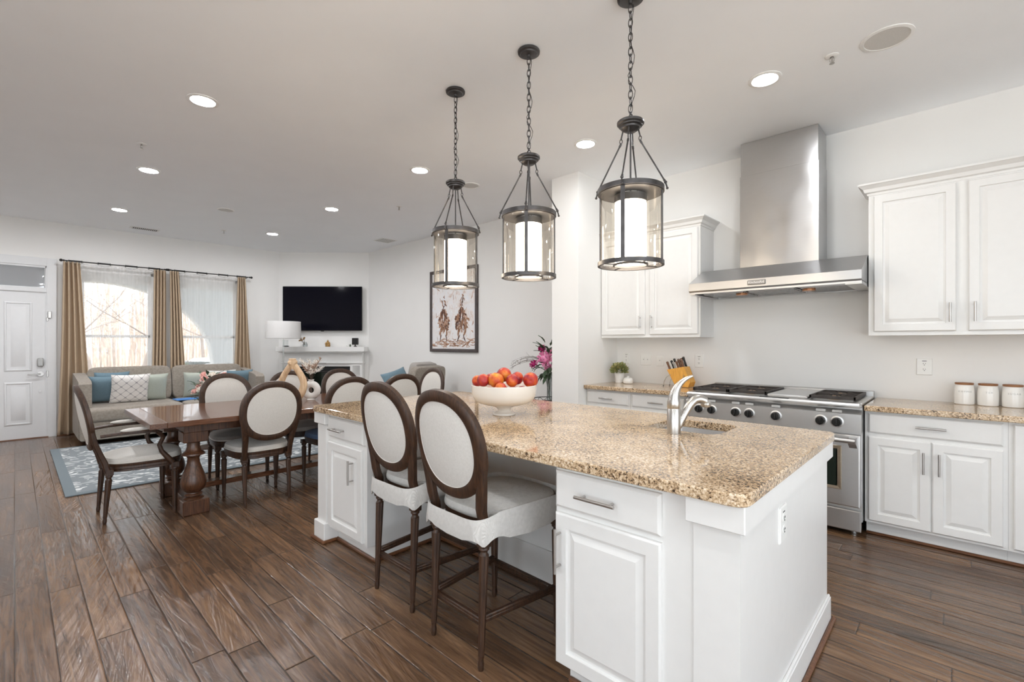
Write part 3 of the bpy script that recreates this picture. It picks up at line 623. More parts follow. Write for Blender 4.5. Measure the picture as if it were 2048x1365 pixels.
b.box(-3.085, -2.60, 1.507, 1.526, 0, .022, b=.006); b.box(-3.26, -3.07, 1.405, 1.425, 0, .022, b=.006); b.box(-3.084, -3.066, 1.41, 1.51, 0, .022, b=.006); b.box(-1.125, -.60, 1.507, 1.526, 0, .022, b=.006); b.box(-3.255, -3.24, 1.41, 2.70, 0, .022, b=.006); b.build('shoe_moulding', M_shoe, t, smooth=0)
o = plate('outlet', 'white outlet on the end panel of the island', 0, 0, .085, .128, 'outlet', T(XR, 1.898, .697) @ RZ(90), 'white wall plates')
slab('island_countertop', -3.245, -.43, 1.405, 2.735, 'large tan granite island countertop with a bar sink', .05, (-1.185, -.825, 2.25, 2.585))
# sink
t = thing('bar_sink', 'small stainless steel sink sunk in the island top', 'sink', (0, 0, 0))
def rrect(x0, x1, y0, y1, rad, z, n=6):
    P = []
    for cx, cy, a0 in ((x1 - rad, y1 - rad, 0), (x0 + rad, y1 - rad, 90), (x0 + rad, y0 + rad, 180), (x1 - rad, y0 + rad, 270)):
        for k in range(n + 1): a = R(a0 + 90 * k / n); P.append((cx + rad * cos(a), cy + rad * sin(a), z))
    return P
b = MB(); hx = (-1.185, -.825, 2.25, 2.585)
def sk(i, z, r): return rrect(hx[0] + i, hx[1] - i, hx[2] + i, hx[3] - i, r, z)
b.loft([sk(-.015, .874, .07), sk(-.002, .874, .062), sk(-.001, .872, .06), sk(.006, .76, .055), sk(.02, .725, .05), sk(.06, .715, .04)], caps=False)
q = sk(.06, .715, .04); b.add(q, [tuple(range(len(q)))]); b.build('basin', steel('satin sink steel', rough=.3, sc=(1, 1, 1)), t)
b = MB(); b.lathe([(.04, .716), (.035, .722), (.012, .718)], 20, -1.0, 2.42); b.build('drain', M_chrome, t)
# faucet
t = thing('faucet', 'brushed nickel faucet with a curved spout beside the sink', 'faucet', (-.987, 2.165, .914)); M_fau = steel('brushed nickel faucet', (.55, .53, .50), .28, (60, 60, 1))
b = MB(); b.lathe([(.031, 0), (.0315, .004), (.0315, .115), (.0300, .117), (.0300, .121), (.0315, .123), (.0315, .148), (.030, .156)], 32); b.build('column', M_fau, t)
def taper(pts, rs, nm, sy=1, n=16):
    g = MB(); g.tube(pts, rs, n, sy=sy); return g.build(nm, M_fau, t)
def bez(a, b_, c, d_, n=14): return [tuple((1 - u) ** 3 * a[i] + 3 * (1 - u) ** 2 * u * b_[i] + 3 * (1 - u) * u * u * c[i] + u ** 3 * d_[i] for i in range(3)) for u in [k / n for k in range(n + 1)]]
p = bez((0, 0, .153), (0, 0, .21), (.02, .015, .25), (.07, .05, .275)); taper(p, [.0300 - .024 * (k / 14) ** .85 for k in range(15)], 'lever')
p = bez((.015, .012, .03), (.05, .045, .13), (.055, .09, .185), (.095, .135, .150), 16); taper(p, [.017 + .004 * (k / 16) for k in range(17)], 'spout')
b = MB(); b.M = T(.097, .137, .143) @ RX(12); b.lathe([(.0215, .0), (.024, -.012), (.020, -.02)], 20); b.build('spray_head', M_fau, t)

# ---- canisters ----
def canister(x, word, label):
    t = thing('canister', label, 'canister', (x, 4.60, .914), 0, 'white canisters on the right countertop')
    b = MB(); b.lathe([(.048, 0), (.053, .004), (.0545, .05), (.053, .10), (.049, .135), (.0465, .138), (.044, .134), (.044, .128)], 36); b.build('jar', M_ceramic, t)
    b = MB(); b.lathe([(.046, .138), (.049, .141), (.050, .149), (.047, .152)], 36); b.build('lid', M_lid, t)
    if word: text(word, .0155, T(0, 0, .092) @ RZ(5), 'lettering', M_grey, t, .0006, .0537, 1.5)
canister(.028, 'COFFEE', 'white canister lettered COFFEE with a wooden lid'); canister(.146, 'TEA', 'white canister lettered TEA with a wooden lid'); canister(.264, 'SUGAR', 'white canister lettered SUGAR with a wooden lid'); canister(.382, '', 'white canister cut off by the right edge, beside the sugar canister')

# ---- plant, sugar jar ----
def leafball(b, c, r, n, size, flat=.8, rnd=None):
    rnd = rnd or random
    for k in range(n):
        u = rnd.uniform(-.35, 1); a = rnd.uniform(0, 2 * pi); rr = r * rnd.uniform(.55, 1.05); s = math.sqrt(max(0, 1 - u * u))
        p = Vector((c[0] + rr * s * cos(a), c[1] + rr * s * sin(a), c[2] + rr * u * flat)); sz = size * rnd.uniform(.7, 1.3)
        d = Vector((s * cos(a), s * sin(a), u + .2)).normalized(); e = d.orthogonal().normalized(); e.rotate(Matrix.Rotation(rnd.uniform(0, 6), 3, d)); nn = d.cross(e)
        w = sz * .38; b.add([p, p + d * sz * .5 + e * w + nn * sz * .1, p + d * sz, p + d * sz * .5 - e * w + nn * sz * .1, p + d * sz * .5 - nn * sz * .08], [(0, 1, 4), (1, 2, 4), (2, 3, 4), (3, 0, 4)])
t = thing('potted_plant', 'small variegated plant in a white pot beside the sugar jar', 'potted plant', (-2.665, 4.50, .914))
b = MB(); b.lathe([(.040, 0), (.043, .003), (.050, .10), (.049, .103), (.045, .10), (.044, .085)], 32); b.cyl(.044, .08, .086); b.build('pot', M_matte, t)
b = MB(); leafball(b, (0, 0, .135), .072, 260, .034, .85); b.build('foliage', M_olive, t, smooth=0); b = MB(); leafball(b, (0, 0, .14), .078, 150, .028, .85); b.build('pale_foliage', M_yleaf, t, smooth=0, label='pale yellow-green leaves')
t = thing('lidded_jar', 'small round white jar with a knob lid beside the potted plant', 'jar', (-2.545, 4.475, .914))
b = MB(); b.lathe([(.036, 0), (.048, .004), (.053, .02), (.052, .04), (.045, .052)], 32); b.build('jar', M_ceramic, t)
b = MB(); b.lathe([(.0455, .052), (.046, .056), (.030, .064), (.010, .066), (.013, .074), (.013, .080), (.0, .083)], 32); b.build('lid', M_ceramic, t)

# ---- knife block ----
KB = T(-1.985, 4.50, .914) @ RZ(-8)
t = thing('knife_block', 'orange bamboo knife block on wire legs left of the range', 'knife block', (-1.985, 4.50, .914), -8)
b = MB(); w = .094   # slanted block: side profile in local xz leaning left, thickness along y
pr = [(-.025, 0.004), (.108, .004), (.128, .052), (.064, .202), (-.122, .165)]
b.add([(x, -.045, z) for x, z in pr] + [(x, .055, z) for x, z in pr], [(0, 1, 2, 3, 4), (9, 8, 7, 6, 5)] + [(i, 5 + i, 5 + (i + 1) % 5, (i + 1) % 5) for i in range(5)]); b.build('block', M_block, t, smooth=0)
b = MB()
for yy in (-.049, .058): b.tube([(-.075, yy, .12), (-.12, yy - .01, .09), (-.145, yy - .012, .04), (-.15, yy - .012, .006)], .0026)
b.tube([(.07, -.049, .12), (.05, -.062, .06), (.035, -.066, .006)], .0026); b.build('wire_leg', M_chrome, t)
b = MB(); b.sph((-.15, -.062, .006), .006); b.sph((.035, -.066, .006), .006); b.sph((-.15, .046, .006), .006); b.build('rubber_foot', M_knob, t)
KN = [(-.095, -.03, 0, .085, 0), (-.072, .01, 0, .092, 1), (-.048, .03, 0, .105, 1), (-.040, -.02, 0, .070, 2), (-.022, -.028, 0, .062, 2), (-.005, -.022, 0, .070, 0), (.012, .0, 0, .085, 0), (.028, .02, 0, .095, 0), (.048, .03, 0, .105, 1), (.052, -.028, 0, .072, 0), (-.012, .036, 0, .095, 0)]
lab = ['leftmost knife with a plain brown handle in the knife block', 'black-handled knife second from the left in the knife block', 'tall black-handled knife near the left rear of the block', 'short steel-handled knife in the front row, left of the middle', 'short steel-handled knife in the middle of the front row', 'brown-handled knife in the front row, right of the middle', 'brown-handled knife in the middle of the block', 'brown-handled knife behind the middle row', 'tall black-handled knife at the right rear of the block', 'rightmost front knife with a brown handle in the block', 'brown-handled knife in the centre of the rear row']
for (kx, ky, _, kl, kc), lb in zip(KN, lab):
    zt = .163 + (kx + .108) / .17 * .036
    o = thing('knife', lb, 'knife', KB @ Vector((kx, ky, zt)), -8, 'knives in the knife block'); o.rotation_euler = (0, R(-22 + kx * 20), R(-8))
    b = MB(); b.loft([[(cx * sx, cy * sx, z) for cx, cy in ((-.009, -.006), (-.005, -.008), (.005, -.008), (.009, -.006), (.009, .006), (.005, .008), (-.005, .008), (-.009, .006))] for sx, z in ((.85, -.02), (.9, .0), (1, kl * .3), (.88, kl * .6), (1.15, kl * .92), (.9, kl))]); b.build('handle', [M_handle, M_knob, M_nickel][kc], o)
    b = MB(); b.cyl(.0035, kl - .001, kl + .003, n=10); b.build('rivet_cap', M_chrome, o)

# ---- fruit bowl ----
FB = (-1.986, 2.025, .914)
t = thing('pedestal_bowl', 'white pedestal bowl full of fruit on the island', 'bowl', FB)
b = MB(); b.lathe([(.0, .0), (.066, 0), (.069, .004), (.066, .013), (.046, .018), (.037, .028), (.042, .040), (.062, .052), (.110, .062), (.150, .074), (.178, .094), (.190, .120), (.194, .150), (.196, .179), (.193, .181), (.189, .177), (.185, .145), (.172, .108), (.130, .084), (.06, .072), (0, .07)], 64, cap=False); b.build('bowl', mat('cream glazed ceramic', (.80, .77, .72), .2, var=.01, coat=.3), t)
def fruit(loc, r, rx, rz, label):
    o = MB(); n, m = 28, 18; v = []; f = []
    for j in range(m + 1):
        th = pi * j / m
        for i in range(n):
            a = 2 * pi * i / n; g = 1 - .055 * math.exp(-(min(a, 2 * pi - a) / .22) ** 2) * sin(th); tip = 1 - .16 * math.exp(-(th / .28) ** 2)
            v.append((r * sin(th) * cos(a) * g, r * sin(th) * sin(a) * g, r * .96 * cos(th) * tip))
    for j in range(m):
        for i in range(n): k = (i + 1) % n; f.append((j * n + i, j * n + k, (j + 1) * n + k, (j + 1) * n + i))
    o.add(v, f); q = o.build('nectarine', M_peach, smooth=80); q.location = loc; q.rotation_euler = (R(rx), 0, R(rz)); tag(q, label, 'fruit', 'nectarines in the pedestal bowl'); return q
D_ = lambda a, b_, z: (FB[0] + a, FB[1] + b_, z)
fruit((-2.112, 1.925, 1.116), .034, 70, 20, 'small orange nectarine at the far left rim of the bowl')
fruit((-2.062, 1.925, 1.122), .038, 75, 60, 'red nectarine with a yellow dimple near the left rim')
fruit((-2.000, 1.972, 1.124), .047, 20, 100, 'large orange nectarine at the front centre of the bowl')
fruit((-2.015, 2.055, 1.152), .045, 30, 200, 'orange nectarine topmost at the back centre')
fruit((-1.958, 2.110, 1.130), .040, 60, 300, 'red nectarine behind the dimpled one, right of centre')
fruit((-1.912, 2.018, 1.124), .038, 80, -20, 'small red nectarine with its dimple facing the camera')
fruit((-1.865, 2.130, 1.123), .046, 95, 40, 'large red and yellow nectarine at the right rim')
fruit((-1.935, 1.945, 1.082), .034, 20, 60, 'low nectarine barely showing over the front rim')
fruit((-2.095, 2.02, 1.120), .038, 50, 10, 'orange nectarine behind the far left one')
for k, (dx, dy, dz) in enumerate(((-.09, -.04, .125), (-.01, .09, .125), (.085, .02, .125), (.0, .0, .118), (.055, .10, .130), (-.08, .07, .128), (.03, -.095, .127))):
    fruit(D_(dx, dy, .914 + dz), .040, 40 + 30 * k, 50 * k, 'nectarine lying under the top layer of fruit in the pedestal bowl')
# ---- pendants ----
def lantern():
    t = thing('pendant_lantern', 'left', 'pendant lamp', (0, 0, 0), 0, 'lantern pendants over the island')
    Rr = .163; z0, z1 = 1.735, 2.115
    b = MB(); b.lathe([(.064, 3.088), (.066, 3.084), (.065, 3.074), (.052, 3.071), (.048, 3.065), (.012, 3.062), (.010, 3.05)], 40); b.build('ceiling_canopy', M_bronze, t)
    b = MB(); z = 3.045; k = 0
    while z > 2.49:
        b.M = T(0, 0, z - .017) @ RZ(90 * (k % 2) + 20) @ RX(90); b.torus(.0105, .0024, 14, 6, 1.0, 2.1); z -= .036; k += 1
    b.build('chain', M_bronze, t)
    b = MB(); b.tube([(.006 + .012 * sin(i * .9) * (1 if i < 12 else 1.6), .004 + .008 * cos(i * 1.3), 3.05 - i * .0295) for i in range(20)], .0018, 6); b.build('cord', M_black, t)
    b = MB(); b.lathe([(.008, 2.470), (.014, 2.464), (.062, 2.460), (.067, 2.455), (.067, 2.445), (.058, 2.440), (.058, 2.434), (.048, 2.430), (.047, 2.422), (.030, 2.410), (.0, 2.408)], 40)
    b.M = T(0, 0, 2.483) @ RX(90); b.torus(.012, .0026, 18, 6); b.build('crown_plate', M_bronze, t)
    b = MB()
    for k in range(4):
        a = R(28 + 90 * k); p = Vector((.036 * cos(a), .036 * sin(a), 2.428)); p2 = Vector((.048 * cos(a), .048 * sin(a), 2.375)); q = Vector((.170 * cos(a), .170 * sin(a), 2.128))
        b.rod(p, p2, .004, 8); b.M = T(*(p2 - Vector((0, 0, .008)))) @ RZ(28 + 90 * k) @ RX(90); b.torus(.007, .002, 12, 6, 1, 1.5); b.M = Matrix.Identity(4)
        p3 = p2 + Vector((0, 0, -.02)); b.tube([p3, p3 + (q - p3) * .06, p3 + (q - p3) * .07, q - (q - p3) * .07, q - (q - p3) * .06, q], [.0055, .0055, .004, .004, .0058, .0058], 8); b.sph(q, .008, 10, 6)
        e = Vector((.178 * cos(a), .178 * sin(a), 2.098)); b.rod(q, e, .004, 8); b.sph(e, .0065, 8, 6)
    b.build('hanging_rods', M_bronze, t)
    b = MB(); b.cyl(.0045, 2.09, 2.41, n=10); b.build('center_rod', M_bronze, t)
    def hoop(zc, h, ri, ro): return [(ri, zc - h), (ro, zc - h), (ro, zc + h), (ri, zc + h), (ri, zc - h)]
    b = MB(); b.lathe(hoop(2.108, .012, .150, Rr), 64, cap=False); b.lathe(hoop(2.094, .0015, .062, .155), 64, cap=False); b.build('top_ring', M_bronze, t)
    b = MB(); b.lathe(hoop(1.742, .010, .150, Rr), 64, cap=False); b.lathe(hoop(1.738, .005, .079, .086), 48, cap=False); b.build('bottom_ring', M_bronze, t)
    b = MB()
    for k in range(4):
        b.M = RZ(28 + 90 * k); b.box(.150, .157, -.010, .010, z0, z1 - .01); b.M = RZ(73 + 90 * k); b.box(.082, .155, -.003, .003, 1.734, 1.738)
    b.build('side_bars', M_bronze, t, smooth=0)
    b = MB(); b.lathe([(.149, 1.745), (.149, 2.10)], 64, cap=False); b.build('glass_cylinder', M_lglass, t)
    b = MB(); b.lathe([(.072, 1.744), (.077, 1.748), (.077, 2.045), (.074, 2.05)], 48, cap=True); b.build('opal_shade', M_opal, t)
    b = MB(); b.lathe([(.080, 2.050), (.080, 2.085), (.02, 2.092), (.0, 2.092)], 40); b.build('shade_holder', M_bronze, t)
    return t
lan = lantern(); lan.location = (-2.524, 2.095, 0); lan['label'] = 'leftmost of the three lantern pendants, in front of the horse painting'
dup(lan, (-1.862, 2.11, 0), 8, 'middle one of the three lantern pendants over the island')
dup(lan, (-1.198, 2.13, 0), -12, 'rightmost and nearest of the three lantern pendants, before the wall cabinet')

# ---- oval-back chairs ----
def oval_pt(t, a, b, p=2.25):
    c, s = cos(t), sin(t); return a * math.copysign(abs(c) ** (2 / p), c), b * math.copysign(abs(s) ** (2 / p), s)
def outline(wb, wf, d, n=40, p=3.2):
    """rounded trapezoid, back at y=0 (half width wb), front at y=d (half width wf)"""
    P = []
    for i in range(n):
        t = 2 * pi * i / n; c, s = cos(t), sin(t); u = math.copysign(abs(c) ** (2 / p), c); v = (math.copysign(abs(s) ** (2 / p), s) + 1) / 2
        P.append((u * (wb + (wf - wb) * v), v * d * (1 + .04 * (1 - u * u) * (v > .5))))
    return P
def cushion(out, z0, z1, dome, m=7):
    cx = 0; cy = sum(p[1] for p in out) / len(out); rings = []
    def sc(k, z): return [(cx + (x - cx) * k, cy + (y - cy) * k, z) for x, y in out]
    rings = [sc(.97, z0), sc(1.0, z0 + .008), sc(1.005, (z0 + z1) / 2), sc(.985, z1)]
    for j in range(1, m): k = 1 - j / m; rings.append(sc(k * .985 + .0, z1 + dome * (1 - k ** 2.4)))
    return rings
def back(t, mF, mP, yb, zc, a, b_, fw, th, tilt, kcurve, pad2=None):
    cs, sn = cos(R(tilt)), sin(R(tilt)); P = lambda u, w, d: (u, yb - w * sn - d * cs + kcurve * u * u, zc + w * cs - d * sn); n = 72; o = MB(); v = []; f = []
    sec = [(-fw / 2, -th / 2 + .004), (-fw / 2 + .006, -th / 2), (fw / 2 - .008, -th / 2), (fw / 2, -th / 2 + .006), (fw / 2, th / 2 - .008), (fw / 2 - .012, th / 2), (-fw / 2 + .006, th / 2), (-fw / 2, th / 2 - .004)]
    for i in range(n):
        q = 2 * pi * i / n
        for r, d in sec: u, w = oval_pt(q, a - fw / 2 + r, b_ - fw / 2 + r); v.append(P(u, w, d))
    for i in range(n):
        for j in range(8): f.append((i * 8 + j, ((i + 1) % n) * 8 + j, ((i + 1) % n) * 8 + (j + 1) % 8, i * 8 + (j + 1) % 8))
    o.add(v, f); o.build('back_frame', mF, t)
    ai, bi = a - fw + .006, b_ - fw + .006; rings = []
    for k in (.02, .3, .6, .82, .94, 1.0): rings.append([P(*oval_pt(2 * pi * i / n, ai * k, bi * k), th * .30 + .014 * (1 - k ** 3)) for i in range(n)])
    for k in (1.0, .94, .82, .6, .3, .02): rings.append([P(*oval_pt(2 * pi * i / n, ai * k, bi * k), -th * .30 - .022 * (1 - k ** 3)) for i in range(n)])
    o = MB(); o.loft(rings); pd = o.build('back_pad', mP, t)
    o = MB()
    for d in (.33, -.33): o.tube([P(*oval_pt(2 * pi * i / n, ai - .004, bi - .004), th * d) for i in range(n)], .0035, 6, closed=True)
    o.build('piping', mP, pd)
    return P
def vcol(b, pts):
    """mostly upright member: (x, y, z, half x, half y) sections with chamfered corners"""
    b.loft([[(x + u * hx, y + w * hy, z) for u, w in ((-1, -.6), (-.6, -1), (.6, -1), (1, -.6), (1, .6), (.6, 1), (-.6, 1), (-1, .6))] for x, y, z, hx, hy in pts])
def turned(x, y, z1, r, lean=(0, 0), m=None, t=None):
    b = MB(); h = z1; sh = Matrix.Identity(4); sh[0][2] = lean[0] / h; sh[1][2] = lean[1] / h; b.M = T(x - lean[0], y - lean[1], 0) @ sh
    b.lathe([(r * .50, 0), (r * .62, .012), (r * .66, .03), (r * .5, .045), (r * .62, .055), (r * .66, .06)], 24)
    b.lathe([(r * .60, .06), (r * .98, h - .075)], 32, fl=10, fa=.05); b.lathe([(r * .98, h - .075), (r * .72, h - .068), (r * .72, h - .06), (r * 1.05, h - .052), (r * 1.05, h - .045), (r * .9, h - .04)], 24)
    b.box(-r * 1.12, r * 1.12, -r * 1.12, r * 1.12, h - .042, h, b=.003); return b.build('leg', m, t)
def dining_chair(label, seatm=None, arms=False, group='oval-back chairs around the dining table'):
    sm = seatm or M_linen; t = thing('dining_chair' if not arms else 'dining_armchair', label, 'chair', (0, 0, 0), 0, group)
    w = .02 if arms else 0
    out = outline(.205 + w, .245 + w, .47); 
    o = MB(); o.loft(cushion([(x, y - .01) for x, y in out], .435, .475, .035)); se = o.build('seat', sm, t)
    o = MB(); o.tube([(x * 1.005, y - .01, .44) for x, y in out], .005, 6, closed=True); o.build('piping', sm, se)
    o = MB(); sc = lambda k, z: [(x * k, (y - .23) * k + .22, z) for x, y in out]
    o.loft([sc(.96, .375), sc(.99, .379), sc(.985, .392), sc(1.01, .397), sc(1.005, .415), sc(1.02, .42), sc(1.02, .434), sc(1.0, .437)]); o.build('seat_rail', M_walnut, t)
    for s in (-1, 1): turned(s * (.175 + w), .01, .40, .021, (0, .03), M_walnut, t)
    for s in (-1, 1): turned(s * (.215 + w), .405, .40, .023, (0, 0), M_walnut, t)
    a, b_ = .245 + w * .6, .252; P = back(t, M_walnut, M_linen, -.122, .782, a, b_, .052, .034, 10, .28)
    for s in (-1, 1): o = MB(); vcol(o, [(s * (.178 + w), .0, .38, .019, .020), (s * (.180 + w), -.020, .46, .019, .019), (s * (.184 + w), -.050, .54, .021, .018), (s * (.192 + w), -.070, .60, .024, .017), (s * (.205 + w * .8), -.084, .66, .022, .016), (s * (.222 + w * .5), -.095, .72, .015, .014)]); o.build('back_stile', M_walnut, t)
    if arms:
        for s in (-1, 1):
            o = MB(); x = s * (.235 + w); o.tube([(s * .235, -.045, .66), (x, .05, .668), (x + s * .01, .16, .672), (x + s * .014, .26, .668), (x + s * .006, .315, .648)], [.016, .017, .02, .019, .014], 10, sy=.75)
            o.tube([(x + s * .010, .29, .655), (x + s * .006, .325, .61), (x, .30, .55), (x - s * .002, .315, .50), (x - s * .004, .35, .45), (x - s * .006, .385, .40)], [.017, .018, .016, .017, .020, .022], 10); ar = o.build('arm', M_walnut, t)
            o = MB(); o.M = T(x + s * .008, .155, .690) @ Matrix.Diagonal((1, 1, 1, 1)); o.sph((0, 0, 0), .1, 20, 10, (.22, .95, .17)); o.build('arm_pad', M_linen, ar)
    return t
ch = dining_chair('cream dining chair with its back to the camera, nearest the armchair'); ch.location = (-4.265, 1.475, 0); ch.rotation_euler = (0, 0, R(90))
dup(ch, (-4.262, 2.72, 0), 90, 'dining chair with its back to the camera, third along the near side')
dup(ch, (-5.36, 1.50, 0), -90, 'dining chair across the table in front of the rose bouquet').name = 'dining_chair'
dup(ch, (-5.37, 2.14, 0), -90, 'dining chair across the table seen through the wooden sculpture')
dup(ch, (-5.365, 2.74, 0), -90, 'dining chair across the table in front of the fireplace, right of the ring vase')
dup(ch, (-4.78, 3.47, 0), 180, 'dining chair at the far head of the table, turned towards the camera')
cb = dining_chair('dining chair with a seat edge tinted as by blue daylight, half hidden behind the island', M_daylitseat); cb.location = (-4.265, 2.17, 0); cb.rotation_euler = (0, 0, R(90))
for o in C.objects:
    if o.get('label', '').startswith('dining chair across the table in front of the rose'): 
        for k in o.children:
            if k.name.startswith('seat') and 'rail' not in k.name:
                me = k.data.copy(); me.materials.clear(); me.materials.append(M_greyseat); k.data = me
ac = dining_chair('dining armchair with padded arms at the near head of the table', None, True, None); ac.location = (-4.78, .475, 0); ac.rotation_euler = (0, 0, R(0))

def stool(label):
    t = thing('counter_stool', label, 'stool', (0, 0, 0), 0, 'oval-back stools at the island'); out = outline(.195, .245, .46); outs = outline(.222, .255, .53, 60, 5.5)
    o = MB(); o.loft(cushion([(x, y - .005) for x, y in out], .60, .640, .030)); o.build('seat', M_cover, t)
    o = MB(); rings = []
    for k, z in ((.985, .535), (1.0, .533), (1.005, .56), (.99, .60), (.985, .640), (.975, .652), (.955, .645), (.94, .61)):
        r = []
        for i, (x, y) in enumerate(outs):
            wv = 1 + .012 * sin(i * 1.7) * (z < .6) ; dz = (.012 * sin(i * .8) - .008 * cos(i * .5)) * (z < .57)
            bk = .034 * max(0, 1 - y / .10) * (z > .61)      # the cover dips behind the stiles
            r.append((x * k * wv, (y - .25) * k * wv + .186, z + dz - bk))
        rings.append(r)
    o.loft(rings, caps=False); o.build('slipcover_skirt', M_cover, t)
    o = MB(); sc = lambda k, z: [(x * k, (y - .23) * k + .225, z) for x, y in out]; o.loft([sc(.96, .525), sc(.98, .53), sc(.98, .60)]); o.build('seat_rail', M_walnut, t)
    for s in (-1, 1): turned(s * .166, .0, .545, .021, (0, .02), M_walnut, t)
    for s in (-1, 1): turned(s * .215, .405, .545, .023, (0, 0), M_walnut, t)
    P = back(t, M_walnut, M_linen, -.075, .915, .232, .238, .050, .036, 11, .38)
    for s in (-1, 1): o = MB(); vcol(o, [(s * .168, .0, .53, .019, .020), (s * .168, -.008, .61, .020, .019), (s * .172, -.022, .66, .024, .018), (s * .180, -.028, .72, .025, .017), (s * .193, -.035, .78, .021, .016), (s * .210, -.045, .84, .014, .013)]); o.build('back_stile', M_walnut, t)
    for p, q, zz in (((-.166, .0), (.166, .0), .185), ((-.166, .0), (-.213, .405), .205), ((.166, .0), (.213, .405), .205), ((-.213, .405), (.213, .405), .185)):
        o = MB(); d = Vector((q[0] - p[0], q[1] - p[1], 0)); L = d.length; o.M = T(p[0], p[1], zz) @ Matrix.Rotation(math.atan2(d.y, d.x), 4, 'Z'); o.box(0, L, -.011, .011, -.016, .016, b=.004); o.box(0, L, -.014, .014, -.004, .004, b=.002); o.build('stretcher', M_walnut, t)
    return t
st = stool('white-covered counter stool on the left, nearer the dining table'); st.location = (-2.147, 1.385, 0)
dup(st, (-1.590, 1.342, 0), -2, 'white-covered counter stool on the right, nearer the camera')

# ---- dining table ----
t = thing('dining_table', 'long walnut trestle dining table with turned double columns', 'dining table', (-4.775, 1.88, -.010))
xa, xb, ya, yb = -.57, .572, -1.215, 1.37
o = MB(); o.box(xa, xb, ya + .105, yb - .105, .728, .770, b=.003)
for k in range(1, 8): x = xa + (xb - xa) * k / 8; 
o.build('tabletop', M_waly, t, smooth=0)
for y0, y1 in ((ya, ya + .104), (yb - .104, yb)): Bx(xa, xb, y0, y1, .728, .770, b=.003).build('breadboard_end', M_walx, t, smooth=0)
o = MB()
for y in (-.9, 1.14): o.box(-.42, .42, y - .08, y + .08, .66, .728, b=.004)
for x in (-.43, .40): o.box(x, x + .03, -.98, 1.22, .655, .728, b=.003)
o.build('apron', M_tleg, t, smooth=0)
for y in (-.9, 1.14):
    for x in (-.345, .345):
        o = MB(); o.M = T(x, y, 0); o.box(-.085, .085, -.085, .085, .575, .66, b=.006)
        o.lathe([(.075, .575), (.045, .565), (.045, .53), (.055, .50), (.078, .480), (.080, .468), (.050, .458), (.040, .44), (.045, .40), (.062, .35), (.083, .29), (.090, .25), (.084, .215), (.066, .185), (.048, .170), (.050, .163), (.062, .158), (.062, .150), (.045, .145), (.042, .138), (.070, .125), (.075, .118)], 40); o.build('leg', M_tleg, t)
    o = MB()
    for x in (-.345, .345): o.box(x - .095, x + .095, y - .09, y + .09, .010, .122, b=.006)
    o.box(-.30, .30, y - .045, y + .045, .03, .10, b=.004); o.build('trestle_foot', M_tleg, t, smooth=0)
Bx(-.055, .055, -.86, 1.10, .105, .150, b=.004).build('stretcher', M_waly, t, smooth=0)

# ---- table decor ----
t = thing('wooden_sculpture', 'pale carved wooden teardrop loop standing on the dining table', 'sculpture', (-4.76, 1.88, .787), 40)
o = MB(); pts = []; rr = []
for k in range(40):
    a = 2 * pi * k / 40 - pi / 2; x = .115 * cos(a) * (1 - .0 * sin(a)); z = .155 + .150 * sin(a)
    if sin(a) > 0: x *= (1 - .80 * sin(a) ** 1.5); z = .155 + .205 * sin(a)
    pts.append((x, .008 * sin(2 * a), z - .0)); rr.append(.026 - .004 * sin(a) + (.012 if sin(a) > .93 else 0))
o.tube(pts, rr, 12, closed=True, sy=1.35); o.lathe([(.022, .30), (.034, .33), (.036, .36), (.033, .402), (.029, .405), (0, .405)], 20); o.lathe([(.045, -.026), (.044, -.018), (.03, .0)], 20); o.build('loop', M_ash, t)
t = thing('ring_vase', 'white ring-shaped vase on the dining table', 'vase', (-4.84, 2.10, .76), 43)
o = MB(); o.M = T(0, 0, .100) @ RX(90); o.torus(.063, .034, 40, 16, rz=.030); o.M = Matrix.Identity(4); o.lathe([(.026, .178), (.024, .19), (.027, .207), (.030, .21), (.024, .206), (.02, .185)], 24); o.lathe([(.040, 0), (.042, .004), (.036, .012)], 24); o.build('vase', M_matte, t)
t = thing('dried_flower_arrangement', 'white and tan dried plumes standing in the ring vase', 'dried flowers', (-4.84, 2.10, .945), 43)
rn = random.Random(3); o = MB(); stm = MB(); tan = MB()
for k in range(16):
    a = rn.uniform(0, 6.28); sp = rn.uniform(.03, .13); h = rn.uniform(.12, .25); p0 = Vector((0, 0, 0)); p1 = Vector((sp * .3 * cos(a), sp * .3 * sin(a), h * .55)); p2 = Vector((sp * cos(a), sp * sin(a) * .6, h)); stm.tube([p0, p1, p2], .0016, 5)
    tgt = o if k % 3 else tan
    for j in range(34):
        u = rn.uniform(0, 1); q = p1.lerp(p2, u); d = Vector((rn.uniform(-1, 1), rn.uniform(-1, 1), rn.uniform(.1, 1.2))).normalized() * .040 * (1.2 - u * .6); w = d.orthogonal().normalized() * .0035; tgt.add([q - w, q + w, q + d + w * .3, q + d - w * .3], [(0, 1, 2, 3)])
stm.build('stems', M_twig, t); o.build('white_plumes', M_pampas, t, smooth=0); tan.build('tan_plumes', M_tanplume, t, smooth=0)

